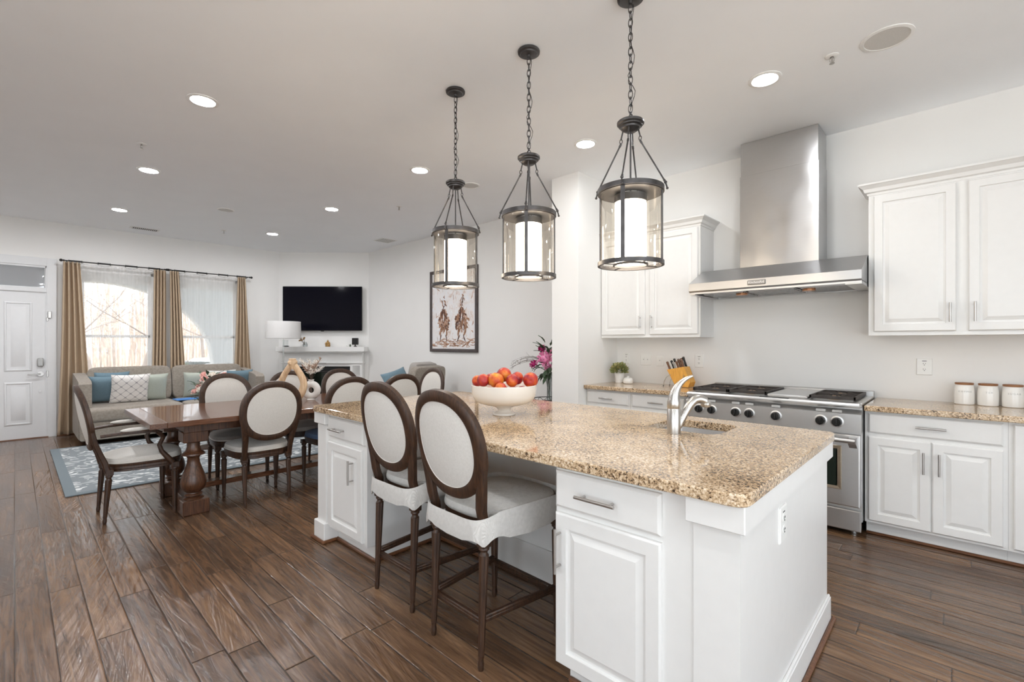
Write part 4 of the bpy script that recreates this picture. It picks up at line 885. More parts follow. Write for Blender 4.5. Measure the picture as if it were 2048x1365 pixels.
# ---- roses on a small side table behind the chair ----
t = thing('side_table', 'small round dark table under the rose bouquet', 'side table', (-6.95, 1.72, .012))
o = MB(); o.lathe([(.24, .44), (.25, .445), (.25, .462), (.245, .467)], 40); o.build('tabletop', M_walnut, t); o = MB(); o.lathe([(.16, 0), (.16, .015), (.03, .04), (.025, .44)], 24); o.build('pedestal', M_walnut, t)
def rosehead(o, c, r, rn, tilt=(0, 0, 1)):
    d = Vector(tilt).normalized(); e = d.orthogonal().normalized(); g = d.cross(e); c = Vector(c)
    for lay, (rad, hh, n) in enumerate(((.18, .50, 3), (.38, .46, 5), (.62, .34, 6), (.85, .12, 7), (1.0, -.12, 8))):
        for k in range(n):
            a = 2 * pi * k / n + lay * .7 + rn.uniform(-.15, .15); w = 2.6 / n * 1.15; pts = []
            for u in (-1, -.4, .4, 1):
                for v_, rs, hs in ((0, .45, -.55), (.5, .9, -.05), (1, 1.06, hh)):
                    aa = a + u * w * .5; q = rad * rs; pts.append(c + (e * cos(aa) + g * sin(aa)) * q * r + d * ((hs if v_ < 1 else hh - .13 * u * u) * r))
            o.add(pts, [(i * 3 + j, i * 3 + j + 1, i * 3 + j + 4, i * 3 + j + 3) for i in range(3) for j in range(2)])
    o.sph(c - d * r * .2, r * .55, 10, 6)
def leaf(o, p, d, L, w, rn):
    p = Vector(p); d = Vector(d).normalized(); s = d.cross(Vector((0, 0, 1)))
    if s.length < .1: s = Vector((1, 0, 0))
    s.normalize(); n = s.cross(d); v = []
    for u, ww, b_ in ((0, .05, 0), (.3, .9, .05), (.6, .8, .04), (1, .02, -.08)): m = p + d * L * u + n * L * b_; v += [m - s * w * ww, m - n * w * .25, m + s * w * ww]
    o.add(v, [(i * 3 + j, i * 3 + j + 1, i * 3 + j + 4, i * 3 + j + 3) for i in range(3) for j in range(2)])
t = thing('flower_vase', 'clear glass vase behind the dining chair holding the roses', 'vase', (-6.95, 1.72, .479)); o = MB(); o.lathe([(.03, 0), (.045, .005), (.05, .08), (.038, .16), (.042, .18), (.040, .18), (.036, .16), (.047, .08), (.04, .01), (0, .01)], 28, cap=False); o.build('vase', M_vglass, t)
t = thing('rose_bouquet', 'bouquet of pink and cream roses with dark leaves, beside the sofa', 'flowers', (-6.95, 1.72, .64), -47); rn = random.Random(5)
pk, wh, lf = MB(), MB(), MB(); sm_ = MB()
HD = [(-.02, -.13, .17, .055, 0), (-.0, -.05, .26, .062, 0), (.03, -.16, .10, .05, 0), (.0, .05, .30, .055, 1), (-.03, .12, .28, .055, 0), (.05, .0, .20, .06, 1), (-.04, -.09, .31, .05, 0), (.02, .17, .24, .05, 1), (-.02, .20, .30, .048, 0), (.06, -.07, .13, .045, 1)]
for x, y, z, r_, c_ in HD:
    hd = MB(); rosehead(hd, (x + .04, y, z), r_, rn, (.5 + x, y * 2, .7)); hd.build('rose', M_whiterose if c_ else M_pinkrose, t, label='cream rose' if c_ else 'pink rose'); sm_.tube([(0, 0, -.1), (x * .5, y * .5, z * .4), (x + .03, y, z - .03)], .003, 5)
for k in range(70): a = rn.uniform(0, 6.28); z = rn.uniform(-.05, .33); rr_ = .06 + .12 * rn.random(); leaf(lf, (rr_ * cos(a) * .8, rr_ * sin(a) * 1.1, z), (cos(a), sin(a), rn.uniform(-.4, 1.6)), .09, .018, rn)
lf.build('leaves', M_leaf, t); sm_.build('stems', M_leaf, t)

# ---- rug ----
o = Bx(-8.25, -5.62, .30, 3.15, 0.001, .012, b=.003).build('area_rug', M_rug); tag(o, 'grey-blue area rug with a white scroll pattern under the living room', 'rug')

# ---- sofa ----
t = thing('sofa', 'taupe tweed two-cushion sofa under the windows', 'sofa', (-9.28, 1.70, 0), -90)   # local: x along the wall, +y towards the room is world +x
t.rotation_euler = (0, 0, R(-90))   # local +x -> world -y ; local +y -> world +x
L2 = 1.13
def pad(b, x0, x1, y0, y1, z0, z1, e=.16):
    """soft box: superellipsoid"""
    cx, cy, cz = (x0 + x1) / 2, (y0 + y1) / 2, (z0 + z1) / 2; hx, hy, hz = (x1 - x0) / 2, (y1 - y0) / 2, (z1 - z0) / 2; N_, M_ = 40, 20; v = []; f = []
    sg = lambda c, p: math.copysign(abs(c) ** p, c)
    for j in range(M_ + 1):
        th = -pi / 2 + pi * j / M_
        for i in range(N_):
            a = 2 * pi * i / N_; v.append((cx + hx * sg(cos(th), e) * sg(cos(a), e), cy + hy * sg(cos(th), e) * sg(sin(a), e), cz + hz * sg(sin(th), e + .25)))
    for j in range(M_):
        for i in range(N_): k = (i + 1) % N_; f.append((j * N_ + i, j * N_ + k, (j + 1) * N_ + k, (j + 1) * N_ + i))
    b.add(v, f)
o = MB(); o.box(-L2 + .006, L2 - .006, .06, 1.12, .075, .31, b=.012); o.box(-L2 + .08, L2 - .08, .0, .20, .075, .90, b=.02); o.build('base', M_sofa, t, smooth=0)
for s in (-1, 1):
    o = MB(); x0, x1 = (L2 - .13, L2) if s > 0 else (-L2, -L2 + .13)
    o.M = Matrix.Identity(4); o.add([(x, y, z) for x in (x0, x1) for y, z in ((.03, .08), (.98, .08), (.98, .80), (.92, .835), (.40, .885), (.03, .91))], [(0, 1, 2, 3, 4, 5), (11, 10, 9, 8, 7, 6)] + [(i, 6 + i, 6 + (i + 1) % 6, (i + 1) % 6) for i in range(6)]); o.build('arm', M_sofa, t, smooth=0)
for x0, x1 in ((-L2 + .0, 0), (0, L2)):
    o = MB(); pad(o, x0 + .002, x1 - .002, .25, 1.15, .305, .49); o.build('seat_cushion', M_sofa, t)
    o = MB(); o.M = T(0, .22, .47) @ RX(10) @ T(0, -.22, -.47); pad(o, x0 + (.13 if x0 < -.5 else .002), x1 - (.13 if x1 > .5 else .002), .12, .36, .45, .985); o.build('back_cushion', M_sofa, t)
for x in (-L2 + .1, L2 - .1):
    for y in (.12, 1.06): o = MB(); o.M = T(x, y, 0); o.loft([[(u * .025, w * .025, 0) for u, w in ((-1, -1), (1, -1), (1, 1), (-1, 1))], [(u * .035, w * .035, .08) for u, w in ((-1, -1), (1, -1), (1, 1), (-1, 1))]]); o.build('leg', M_walnut, t, smooth=0)
def cushion_obj(y, x, z, s, lean, turn, m, label, roll=0, grp='throw cushions on the sofa'):
    o = MB(); n = 22; v = []; f = []
    for side in (1, -1):
        for i in range(n + 1):
            for j in range(n + 1):
                u = i / n * 2 - 1; w = j / n * 2 - 1; e = (max(0, 1 - u ** 4) * max(0, 1 - w ** 4)) ** .55; pin = 1 - .07 * (1 - abs(u) ** 2) * abs(w) ** 3; pin2 = 1 - .07 * (1 - abs(w) ** 2) * abs(u) ** 3
                v.append((u * s / 2 * pin2, side * .062 * e, w * s / 2 * pin))
    m1 = (n + 1) ** 2
    for sd in (0, 1):
        for i in range(n):
            for j in range(n): a = sd * m1 + i * (n + 1) + j; f.append((a, a + 1, a + n + 2, a + n + 1))
    o.add(v, f); q = o.build('throw_cushion', m, smooth=60); q.location = (x, y, z); q.rotation_euler = (R(lean), R(roll), R(90 + turn)); tag(q, label, 'cushion', grp); return q
cushion_obj(.895, -8.80, .69, .40, 18, -3, M_blue, 'dusty blue cushion at the left end of the sofa')
cushion_obj(1.14, -8.66, .69, .45, 20, 4, M_lattice, 'white cushion with a grey lattice pattern')
cushion_obj(1.39, -8.78, .685, .43, 18, 2, M_green, 'pale green cushion right of the patterned cushion')
cushion_obj(.97, -8.95, .73, .40, 12, 0, M_blue, 'second blue cushion tucked behind the patterned cushion')
cushion_obj(2.02, -8.78, .69, .42, 18, -10, M_green, 'pale green cushion behind the rose bouquet')
cushion_obj(2.34, -8.84, .70, .42, 14, 3, M_whitef, 'white cushion near the right end of the sofa')
cushion_obj(2.56, -8.72, .70, .42, 18, 10, M_blue, 'dusty blue cushion at the right end of the sofa')
o = MB(); o.M = T(-8.50, 1.80, .492) @ RZ(4); o.box(-.12, .12, -.16, .16, 0, .012, b=.002); q = o.build('folder', M_bluefold); tag(q, 'bright blue folder lying on the sofa seat', 'folder')

# ---- curtains ----
def curtain(y0, y1, yb0, yb1, label):
    n = 90; b = MB(); v = []; f = []; zs = [2.52, 2.48, 2.2, 1.8, 1.4, 1.0, .6, .3, .1, .03]; folds = 4
    for j, z in enumerate(zs):
        k = (2.52 - z) / 2.49
        for i in range(n + 1):
            u = i / n; a = y0 + (yb0 - y0) * k; c = y1 + (yb1 - y1) * k; ph = folds * 2 * pi * u
            v.append((XW + .145 + .046 * sin(ph) * (1 + .25 * k) + .008 * sin(3.1 * u + 5 * k), a + (c - a) * u + .010 * sin(2 * ph) * (1 + k) + .01 * sin(4 * k + 3 * u) * k, z))
    for j in range(len(zs) - 1):
        for i in range(n): f.append((j * (n + 1) + i, j * (n + 1) + i + 1, (j + 1) * (n + 1) + i + 1, (j + 1) * (n + 1) + i))
    b.add(v, f); o = b.build('curtain', M_curtain, smooth=180); tag(o, label, 'curtain', 'tan curtains at the windows'); md = o.modifiers.new('thickness', 'SOLIDIFY'); md.thickness = .003; return o
curtain(.475, .655, .42, .80, 'tan curtain panel next to the front door'); curtain(1.525, 1.685, 1.48, 1.705, 'tan curtain panel at the right side of the left window')
curtain(1.735, 1.86, 1.74, 2.0, 'tan curtain panel at the left side of the right window'); curtain(2.73, 2.86, 2.64, 3.00, 'tan curtain panel right of the right window')
def rod(y0, y1, label):
    t = thing('curtain_rod', label, 'curtain rod', (XW + .145, (y0 + y1) / 2, 2.535), 0, 'curtain rods'); h = (y1 - y0) / 2
    o = MB(); o.rod((0, -h, 0), (0, h, 0), .008, 12)
    for s in (-1, 1): o.rod((0, s * (h - .06), 0), (-.145, s * (h - .06), -.02), .006, 8)
    o.build('rod', M_black, t)
    for s in (-1, 1): o = MB(); o.sph((0, s * h, 0), .020, 14, 8); o.sph((0, s * (h - .028), 0), .014, 12, 8); o.build('finial', M_black, t)
    for q in (-.62, -.2, .22, .60):
        o = MB(); c = q * (h - .1) / .55 * .8; o.rod((.002, c - .075, 0), (.002, c + .075, 0), .0125, 12)
        for s in (-1, 1): o.M = T(0, c + s * .07, -.002) @ RX(90); o.torus(.015, .004, 16, 6); o.M = Matrix.Identity(4)
        o.tube([(.01, c + .09 * k / 6, -.012 - .03 * (1 - (k / 6) ** 2)) for k in range(-6, 7)], .0018, 5); o.build('tieback_sleeve', M_black, t)
rod(.455, 1.70, 'black curtain rod over the left window'); rod(1.72, 2.96, 'black curtain rod over the right window')
def sheer(y0, y1, label):
    n = 80; b = MB(); v = []; f = []; zs = [2.52, 1.6, .05]
    for z in zs:
        for i in range(n + 1): u = i / n; v.append((XW + .055 + .010 * sin(26 * pi * u) + .006 * sin(9 * u), y0 + (y1 - y0) * u, z))
    for j in range(2):
        for i in range(n): f.append((j * (n + 1) + i, j * (n + 1) + i + 1, (j + 1) * (n + 1) + i + 1, (j + 1) * (n + 1) + i))
    b.add(v, f); o = b.build('sheer_curtain', M_sheer, smooth=180); tag(o, label, 'curtain', 'sheer curtains'); return o
sheer(.56, 1.64, 'sheer white curtain over the left window'); sheer(1.80, 2.86, 'sheer white curtain over the right window')

# ---- fireplace corner: local frame, x along the angled wall, -y into the room ----
FM = (XW, 3.49, 0)
def corner_thing(name, label, cat, group=None): return thing(name, label, cat, FM, 45, group)
t = corner_thing('fireplace', 'white fireplace mantel and surround in the corner under the television', 'fireplace')
o = MB(); o.box(.06, 1.70, -.27, -.01, 1.182, 1.275, b=.004); o.box(.10, 1.66, -.24, -.01, 1.160, 1.182, b=.003); o.build('mantel_shelf', M_trim, t, smooth=0)
o = MB(); o.box(.13, 1.63, -.13, -.01, .985, 1.16); o.box(.11, 1.65, -.165, -.01, .955, .985, b=.004)
for x0, x1 in ((.13, .36), (1.40, 1.63)): o.box(x0, x1, -.14, -.01, .0, .955); o.box(x0 - .012, x1 + .012, -.155, -.01, .0, .16, b=.004); o.panel(x0 + .03, x1 - .03, .22, .66, -.14, [(0, 0), (.006, -.006), (.016, -.006), (.022, .004)]); o.panel(x0 + .03, x1 - .03, .72, .93, -.14, [(0, 0), (.006, -.006), (.016, -.006), (.022, .004)])
o.box(.36, 1.40, -.12, -.01, .90, .955); 
for k in range(5): o.sph((.88 + (k - 2) * .035, -.168, .972), .014, 10, 6)
o.build('surround', M_trim, t, smooth=0)
o = MB(); o.box(.36, 1.40, -.05, -.012, .0, .90); fb = o.build('firebox', M_fireblack, t, smooth=0)
o = MB(); o.box(.42, 1.34, -.062, -.052, .12, .78, b=.003); o.build('glass_front', M_oven, fb); o = MB(); o.box(.40, 1.36, -.068, -.05, .79, .80); o.box(.40, 1.36, -.068, -.05, .10, .11); o.build('louvre', M_bronze, fb)
o = MB(); o.box(.12, 1.64, -.45, -.16, .0, .02, b=.003); o.build('hearth', M_fireblack, t)
t = corner_thing('television', 'large black flat television on the corner wall', 'television')
o = MB(); o.box(.115, 1.61, -.10, -.065, 1.578, 2.424, b=.006); o.build('body', M_black, t, smooth=0); Bx(.123, 1.602, -.102, -.0995, 1.592, 2.416).build('screen', M_screen, t); o = MB(); o.box(.60, 1.12, -.066, -.006, 1.75, 2.25); o.build('wall_mount', M_black, t)
o = MB(); o.box(.83, .89, -.10, -.08, 1.567, 1.58, b=.003); o.build('sensor', M_knob, t)
F2 = lambda s, off: (XW + .7071 * (s + off), 3.49 + .7071 * (s - off))
t = thing('mantel_vase', 'small glass vase of dried gold flowers on the mantel', 'vase', (*F2(.56, .15), 1.275), 45); o = MB(); o.lathe([(.03, 0), (.042, .004), (.045, .04), (.03, .075), (.028, .09), (.026, .075), (.04, .04), (.03, .008), (0, .008)], 24, cap=False); o.build('vase', M_vglass, t)
o = MB(); rn = random.Random(9); g = MB()
for k in range(7):
    p = Vector((-.05 + rn.uniform(-.07, .06), rn.uniform(-.03, .03), .11 + rn.uniform(0, .10))); g.tube([(0, 0, .02), (p.x * .4, p.y * .4, .08), p], .002, 5); rosehead(o, p, .024, rn, (p.x * 4, -.4, .8))
o.build('flower_heads', M_gold, t, smooth=0); g.build('stems', M_twig, t)
t = thing('figurine', 'small gold seated figurine in the middle of the mantel', 'figurine', (*F2(.985, .15), 1.275), 45); o = MB(); o.sph((0, 0, .028), .04, 16, 10, (1.25, .9, .7)); o.sph((0, 0, .065), .032, 16, 10, (1, .8, 1.0)); o.sph((0, 0, .102), .019, 14, 8, (1, 1, 1.1)); o.sph((0, 0, .122), .008, 8, 6)
for s in (-1, 1): o.tube([(s * .03, 0, .082), (s * .042, -.012, .055), (s * .025, -.03, .036)], .010, 8)
o.lathe([(.045, 0), (.048, .004), (.04, .012)], 20); o.build('figure', M_gold, t)
t = thing('speaker', 'black square speaker on a small stand at the right end of the mantel', 'speaker', (*F2(1.50, .15), 1.275), 45); Bx(-.055, .055, -.03, .03, .038, .165, b=.004).build('body', M_speaker if 0 else M_black, t); o = MB(); o.lathe([(.035, 0), (.03, .006), (.012, .02), (.010, .04)], 16); o.build('stand', M_black, t)
t = thing('candle_holder', 'tiny dark green glass beside the black speaker on the mantel', 'candle holder', (*F2(1.405, .15), 1.275), 45); o = MB(); o.lathe([(.012, 0), (.014, .005), (.012, .045), (.009, .045)], 16); o.build('glass', M_leaf, t)
t = thing('ornament', 'tiny white ornament on the mantel left of the green glass', 'ornament', (*F2(1.355, .15), 1.275), 45); o = MB(); o.sph((0, 0, .018), .02, 12, 8, (1.3, .7, .9)); o.sph((.02, 0, .033), .009, 8, 6); o.build('figure', M_ceramic, t)
t = thing('photo_block', 'clear block on a dark base at the left end of the mantel', 'ornament', (*F2(.20, .15), 1.275), 45); Bx(-.05, .05, -.025, .025, 0, .018, b=.002).build('base', M_black, t); Bx(-.04, .04, -.012, .012, .018, .12, b=.003).build('clear_block', M_vglass, t)

# ---- floor lamp ----
t = thing('floor_lamp', 'white drum floor lamp with a clear stem beside the sofa', 'lamp', (-8.58, 3.235, 0))
o = MB(); o.lathe([(.14, 0), (.14, .012), (.02, .03), (.014, .05)], 32); o.build('base', M_nickel, t)
o = MB(); o.cyl(.012, .04, 1.40, n=16); o.build('stem', M_vglass, t); o = MB(); o.cyl(.004, .04, 1.62, n=8); o.rod((-.27, 0, 1.70), (.27, 0, 1.70), .002, 6); o.rod((0, -.27, 1.70), (0, .27, 1.70), .002, 6); o.rod((0, 0, 1.60), (0, 0, 1.70), .004); o.build('stem_core', M_nickel, t)
o = MB(); o.lathe([(.285, 1.425), (.285, 1.43), (.278, 1.715), (.277, 1.72)], 48, cap=False); q = o.build('lamp_shade', M_shade, t); md = q.modifiers.new('thickness', 'SOLIDIFY'); md.thickness = .003
o = MB(); o.sph((0, 0, 1.58), .03, 12, 8); o.build('bulb', M_ceramic, t)

# ---- painting ----
t = thing('painting', 'brown and white painting of two galloping horses in a dark frame', 'painting', (-5.705, YK, 0))
hx = .568; z0, z1 = 1.205, 2.505
o = MB(); o.panel(-hx, hx, z0, z1, 0, [(0, -.002), (0, -.035), (.008, -.042), (.042, -.034), (.052, -.014)]); o.build('frame', mat('dark brown frame', (.055, .04, .038), .4, var=.2), t, smooth=0)
m, t_, N, L, P = nt('pale brushed canvas'); v = coord(N, L, (1, 1, .8)); n1 = tex(N, L, 'Noise', 7, v, Detail=7, Roughness=.72, Distortion=1.4); r = ramp(N, [(.28, (.42, .27, .20)), (.38, (.68, .56, .50)), (.46, (.80, .77, .76)), (.70, (.78, .81, .86))]); L.new(n1.outputs['Fac'], r.inputs[0]); L.new(r.outputs[0], P.inputs['Base Color']); P.inputs['Roughness'].default_value = .7
cv = Bx(-hx + .05, hx - .05, -.020, -.012, z0 + .05, z1 - .05).build('canvas', m, t)
rn = random.Random(11); BR = [mat('brush umber', (.10, .045, .03), .7, var=.3), mat('brush sienna', (.30, .155, .09), .7, var=.3), mat('brush tan', (.50, .34, .26), .7, var=.2), mat('brush white', (.85, .84, .84), .7, var=.1)]
o = MB(); lay = [0]
def stroke(x, z, ang, L_, w, c):
    lay[0] += 1; y = -.0205 - lay[0] * 6e-6; d = (cos(ang), sin(ang)); nn = (-d[1], d[0]); v = []; m_ = 8; ph = rn.uniform(0, 6)
    for i in range(m_ + 1):
        u = i / m_; ww = w * (sin(pi * min(1, u + .04)) ** .6) * rn.uniform(.6, 1.1) + .0008; cx = x + d[0] * L_ * (u - .5) + nn[0] * w * .8 * sin(ph + u * 4); cz = z + d[1] * L_ * (u - .5) + nn[1] * w * .8 * sin(ph + u * 4)
        cl = lambda q, a, b_: max(a, min(b_, q)); v += [(cl(cx + nn[0] * ww, -hx + .053, hx - .053), y, cl(cz + nn[1] * ww, z0 + .053, z1 - .053)), (cl(cx - nn[0] * ww, -hx + .053, hx - .053), y, cl(cz - nn[1] * ww, z0 + .053, z1 - .053))]
    o.mi = c; o.add(v, [(2 * i, 2 * i + 1, 2 * i + 3, 2 * i + 2) for i in range(m_)])
for k in range(120): stroke(rn.uniform(-.5, .5), rn.uniform(z0 + .08, z1 - .08), rn.uniform(.6, 2.5), rn.uniform(.04, .11), rn.uniform(.003, .012), rn.choice((2, 3, 3, 3)))
for k in range(70): stroke(rn.uniform(-.5, .5), z0 + .10 + rn.random() ** 2 * .10, rn.uniform(-.4, .4), rn.uniform(.08, .25), rn.uniform(.005, .018), rn.choice((1, 2, 2, 3)))
for hxc, hz, sw in ((-.225, 1.70, 1.15), (.215, 1.70, 1.35)):
    for k in range(150):
        u = rn.uniform(-1, 1); w_ = rn.uniform(-1, 1); 
        if u * u + w_ * w_ > 1: continue
        stroke(hxc + u * .105 * sw * (1 - .25 * w_), hz + w_ * .17, pi / 2 + u * .9, rn.uniform(.04, .09), rn.uniform(.010, .022), rn.choice((0, 1, 1, 1, 2)))
    for k in range(16): stroke(hxc + rn.uniform(-.04, .04), hz + .07 + rn.uniform(-.08, .07), pi / 2 + rn.uniform(-.2, .2), .10, .014, rn.choice((0, 0, 1)))
    stroke(hxc - .005, hz + .045, pi / 2, .13, .011, 3); stroke(hxc, hz + .05, pi / 2 + .2, .05, .006, 3)
    for s, l_ in ((-1, .15), (.9, .14)): stroke(hxc + s * .075, hz - .19, pi / 2 - s * .2, l_, .020, 1); stroke(hxc + s * .07, hz - .28, pi / 2 + s * .35, .13, .012, 0); stroke(hxc + s * .045, hz - .37, pi / 2 - s * .1, .09, .010, 2)
    for s in (-1, 1): stroke(hxc + s * .030, hz + .165, pi / 2 - s * .35, .05, .009, 0)
    for k in range(8): stroke(hxc + rn.uniform(-.05, .05), hz + .26 + rn.uniform(-.05, .06), pi / 2 + rn.uniform(-.7, .7), .08, .010, rn.choice((1, 2, 0)))
    stroke(hxc + .02, hz + .37, pi / 2, .05, .016, 1)
o.build('brushwork', BR, cv, smooth=0)

# ---- armchair in the corner ----
t = thing('upholstered_armchair', 'grey-beige upholstered armchair by the far wall, right of the fireplace', 'armchair', (-6.05, 4.12, 0), 100)   # faces -X
o = MB(); o.box(-.34, .34, -.30, .40, .12, .38, b=.02); o.build('base', M_sofa, t, smooth=0)
o = MB(); pad(o, -.25, .25, -.22, .42, .36, .50); o.build('seat_cushion', M_sofa, t)
o = MB(); o.M = T(0, -.25, .4) @ RX(10) @ T(0, .25, -.4); pad(o, -.33, .33, -.36, -.22, .30, 1.02); o.build('back', M_sofa, t); 
o = MB(); o.M = T(0, -.25, .4) @ RX(12) @ T(0, .25, -.4); pad(o, -.24, .24, -.24, -.10, .45, 1.05); o.build('back_cushion', M_greyseat, t)
for s in (-1, 1): o = MB(); pad(o, s * .30 - .06, s * .30 + .06, -.30, .36, .14, .66); o.build('arm', M_sofa, t)
for x in (-.28, .28):
    for y in (-.26, .34): o = MB(); o.M = T(x, y, 0); o.lathe([(.015, 0), (.024, .13)], 12); o.build('leg', M_walnut, t)
q = cushion_obj(4.10, -6.33, .72, .44, 24, 182, M_blue, 'blue cushion standing in the grey armchair by the far wall', 14, None)

# ---- peony arrangement on a wire stand ----
PX, PY = -3.39, 4.20
t = thing('wire_table', 'round black wire plant stand beside the pillar', 'side table', (PX, PY, 0))
o = MB(); 
for z, r in ((.708, .20), (.668, .185), (.35, .12), (.006, .17)): o.M = T(0, 0, z); o.torus(r, .005, 40, 6)
o.M = Matrix.Identity(4)
for k in range(24): a, c = 2 * pi * k / 24, 2 * pi * (k + 1) / 24; p, q = (.20, .708), (.185, .668); p, q = (p, q) if k % 2 else (q, p); o.rod((p[0] * cos(a), p[0] * sin(a), p[1]), (q[0] * cos(c), q[0] * sin(c), q[1]), .003, 6)
for k in range(4): a = pi / 4 + k * pi / 2; o.tube([(.185 * cos(a), .185 * sin(a), .668), (.12 * cos(a), .12 * sin(a), .35), (.17 * cos(a), .17 * sin(a), .006)], .006, 8)
o.build('wire_frame', M_black, t); o = MB(); o.cyl(.182, .664, .670, n=40); o.build('tray', M_vglass, t)
t = thing('glass_vase', 'tall clear glass vase with peony stems beside the pillar', 'vase', (PX, PY, .670)); o = MB(); o.lathe([(.035, 0), (.045, .004), (.032, .03), (.030, .28), (.042, .34), (.040, .34), (.027, .28), (.028, .03), (0, .012)], 32, cap=False); o.build('vase', M_vglass, t)
t = thing('peony_arrangement', 'pink and magenta peonies with drooping twigs beside the pillar', 'flowers', (PX, PY, 1.05), 43); rn = random.Random(21)
pe, mg, lf, tw, st_ = MB(), MB(), MB(), MB(), MB()
for c_, r_, tgt in (((-.06, -.09, .13), .098, pe), ((-.02, -.02, .02), .05, pe), ((-.09, -.03, .235), .048, mg), ((-.19, -.06, .06), .048, mg), ((.05, -.02, .19), .06, pe)):
    hd = MB(); rosehead(hd, c_, r_, rn, (-.3 + c_[0], -.9, .5)); hd.build('peony_bloom', M_peony if tgt is pe else M_magenta, t, label='pink peony bloom' if tgt is pe else 'dark magenta bloom'); st_.tube([(0, 0, -.35), (c_[0] * .3, c_[1] * .3, c_[2] * .3 - .03), c_], .004, 6)
for k in range(46): a = rn.uniform(0, 6.28); q = .03 + .08 * rn.random(); z = rn.uniform(-.10, .06) if k < 30 else rn.uniform(.15, .32); leaf(lf, (q * cos(a) - .02, q * sin(a), z), (cos(a) - .2, sin(a), rn.uniform(-1.2, .1) if k < 30 else rn.uniform(.3, 1.6)), .12, .024, rn)
for k in range(9):
    a = rn.uniform(-.5, .5); pts = [Vector((0, 0, .0))]; d = Vector((-.7 + .1 * rn.random(), .15 * a - .15, .9 + rn.uniform(-.3, .3))).normalized()
    for j in range(12): pts.append(pts[-1] + d * .042); d = (d + Vector((-.12 + rn.uniform(-.05, .02), rn.uniform(-.06, .06), -.13 - .03 * (k % 4) * (j > 5)))).normalized()
    tw.tube(pts, [.003 - .0002 * j for j in range(13)], 5)
    for j in range(3, 12, 2): tw.tube([pts[j], pts[j] + Vector((rn.uniform(-.05, .02), rn.uniform(-.03, .03), rn.uniform(-.06, .05)))], [.0014, .0008], 4)
lf.build('leaves', M_leaf, t, smooth=0); tw.build('twigs', M_twig, t); st_.build('stems', M_leaf, t)

# ---- ceiling fixtures ----
DL = [(-3.945, .93, 'recessed ceiling light nearest the camera on the left side of the ceiling'), (-5.93, .93, 'recessed light second along the left row of the ceiling'), (-7.965, .94, 'recessed light at the far end of the left row, by the ceiling vent'), (-3.945, 2.81, 'recessed light just left of the leftmost pendant'), (-5.92, 2.835, 'recessed light second along the middle row of the ceiling'), (-7.955, 2.83, 'recessed light at the far end of the middle row, before the television'), (-2.37, 3.435, 'recessed light between the middle and rightmost pendants'), (-.93, 3.41, 'recessed light in front of the hood chimney'), (-1.75, .55, 'recessed light above the camera side of the island, out of view'), (.55, .55, 'added unseen recessed light behind the camera'), (-3.95, -.95, 'added unseen recessed light left of the view, nearest the kitchen'), (-5.93, -.95, 'added unseen recessed light left of the view, above the front door side'), (-7.96, -.95, 'added unseen recessed light left of the view, beside the window wall'), (-1.0, -1.5, 'added unseen recessed light near the rear wall')]  # entries left of and behind the camera are unseen, added for brightness
dl = thing('recessed_light', DL[0][2], 'ceiling light', (DL[0][0], DL[0][1], CEIL), 0, 'recessed ceiling lights')
o = MB(); o.lathe([(.100, 0), (.100, -.004), (.092, -.008), (.078, -.008), (.072, -.002), (.072, .0)], 40, cap=False); o.build('trim_ring', M_trim, dl)
o = MB(); o.lathe([(.074, -.0035), (.0, -.0035)], 40, cap=False); o.build('lens', M_lens, dl)
for x, y, lb in DL[1:]:
    q = dup(dl, (x, y, CEIL), 0, lb)
    if x < -5: k = [c for c in q.children if c.name.startswith('lens')][0]; k.data = k.data.copy(); k.data.materials[0] = M_lens2
def ceil_speaker(x, y, r, label):
    t = thing('ceiling_speaker', label, 'speaker', (x, y, CEIL), 0, 'round ceiling speakers'); o = MB(); o.lathe([(r, 0), (r, -.004), (r * .86, -.007), (r * .84, -.004)], 48, cap=False); o.build('rim', M_trim, t); o = MB(); o.lathe([(r * .85, -.0045), (0, -.0045)], 48, cap=False); o.build('grille', M_speaker, t)
ceil_speaker(-.298, 3.43, .125, 'large round ceiling speaker at the upper right of the photo'); ceil_speaker(-3.92, 3.47, .10, 'round ceiling speaker behind the leftmost pendant'); ceil_speaker(-6.97, 1.90, .10, 'faint round ceiling speaker in the middle of the living room ceiling')
sp = thing('fire_sprinkler', 'fire sprinkler beside the large ceiling speaker', 'sprinkler', (-.559, 3.415, CEIL), 0, 'fire sprinklers')
o = MB(); o.lathe([(.036, 0), (.036, -.003), (.02, -.008), (.010, -.008)], 24, cap=False); o.build('escutcheon', M_trim, sp); o = MB(); o.cyl(.006, -.045, 0, n=8)
for s in (-1, 1): o.tube([(0, 0, -.008), (s * .012, 0, -.018), (s * .010, 0, -.034), (0, 0, -.045)], .002, 5)
o.lathe([(.014, -.047), (.014, -.045)], 12); o.build('nozzle', M_nickel, sp)
for x, y, lb in ((-5.19, .763, 'fire sprinkler left of the nearest left-row recessed light'), (-8.25, 2.227, 'fire sprinkler between the two farthest recessed lights'), (-5.18, 3.372, 'fire sprinkler right of the middle-row recessed lights')): dup(sp, (x, y, CEIL), 0, lb)
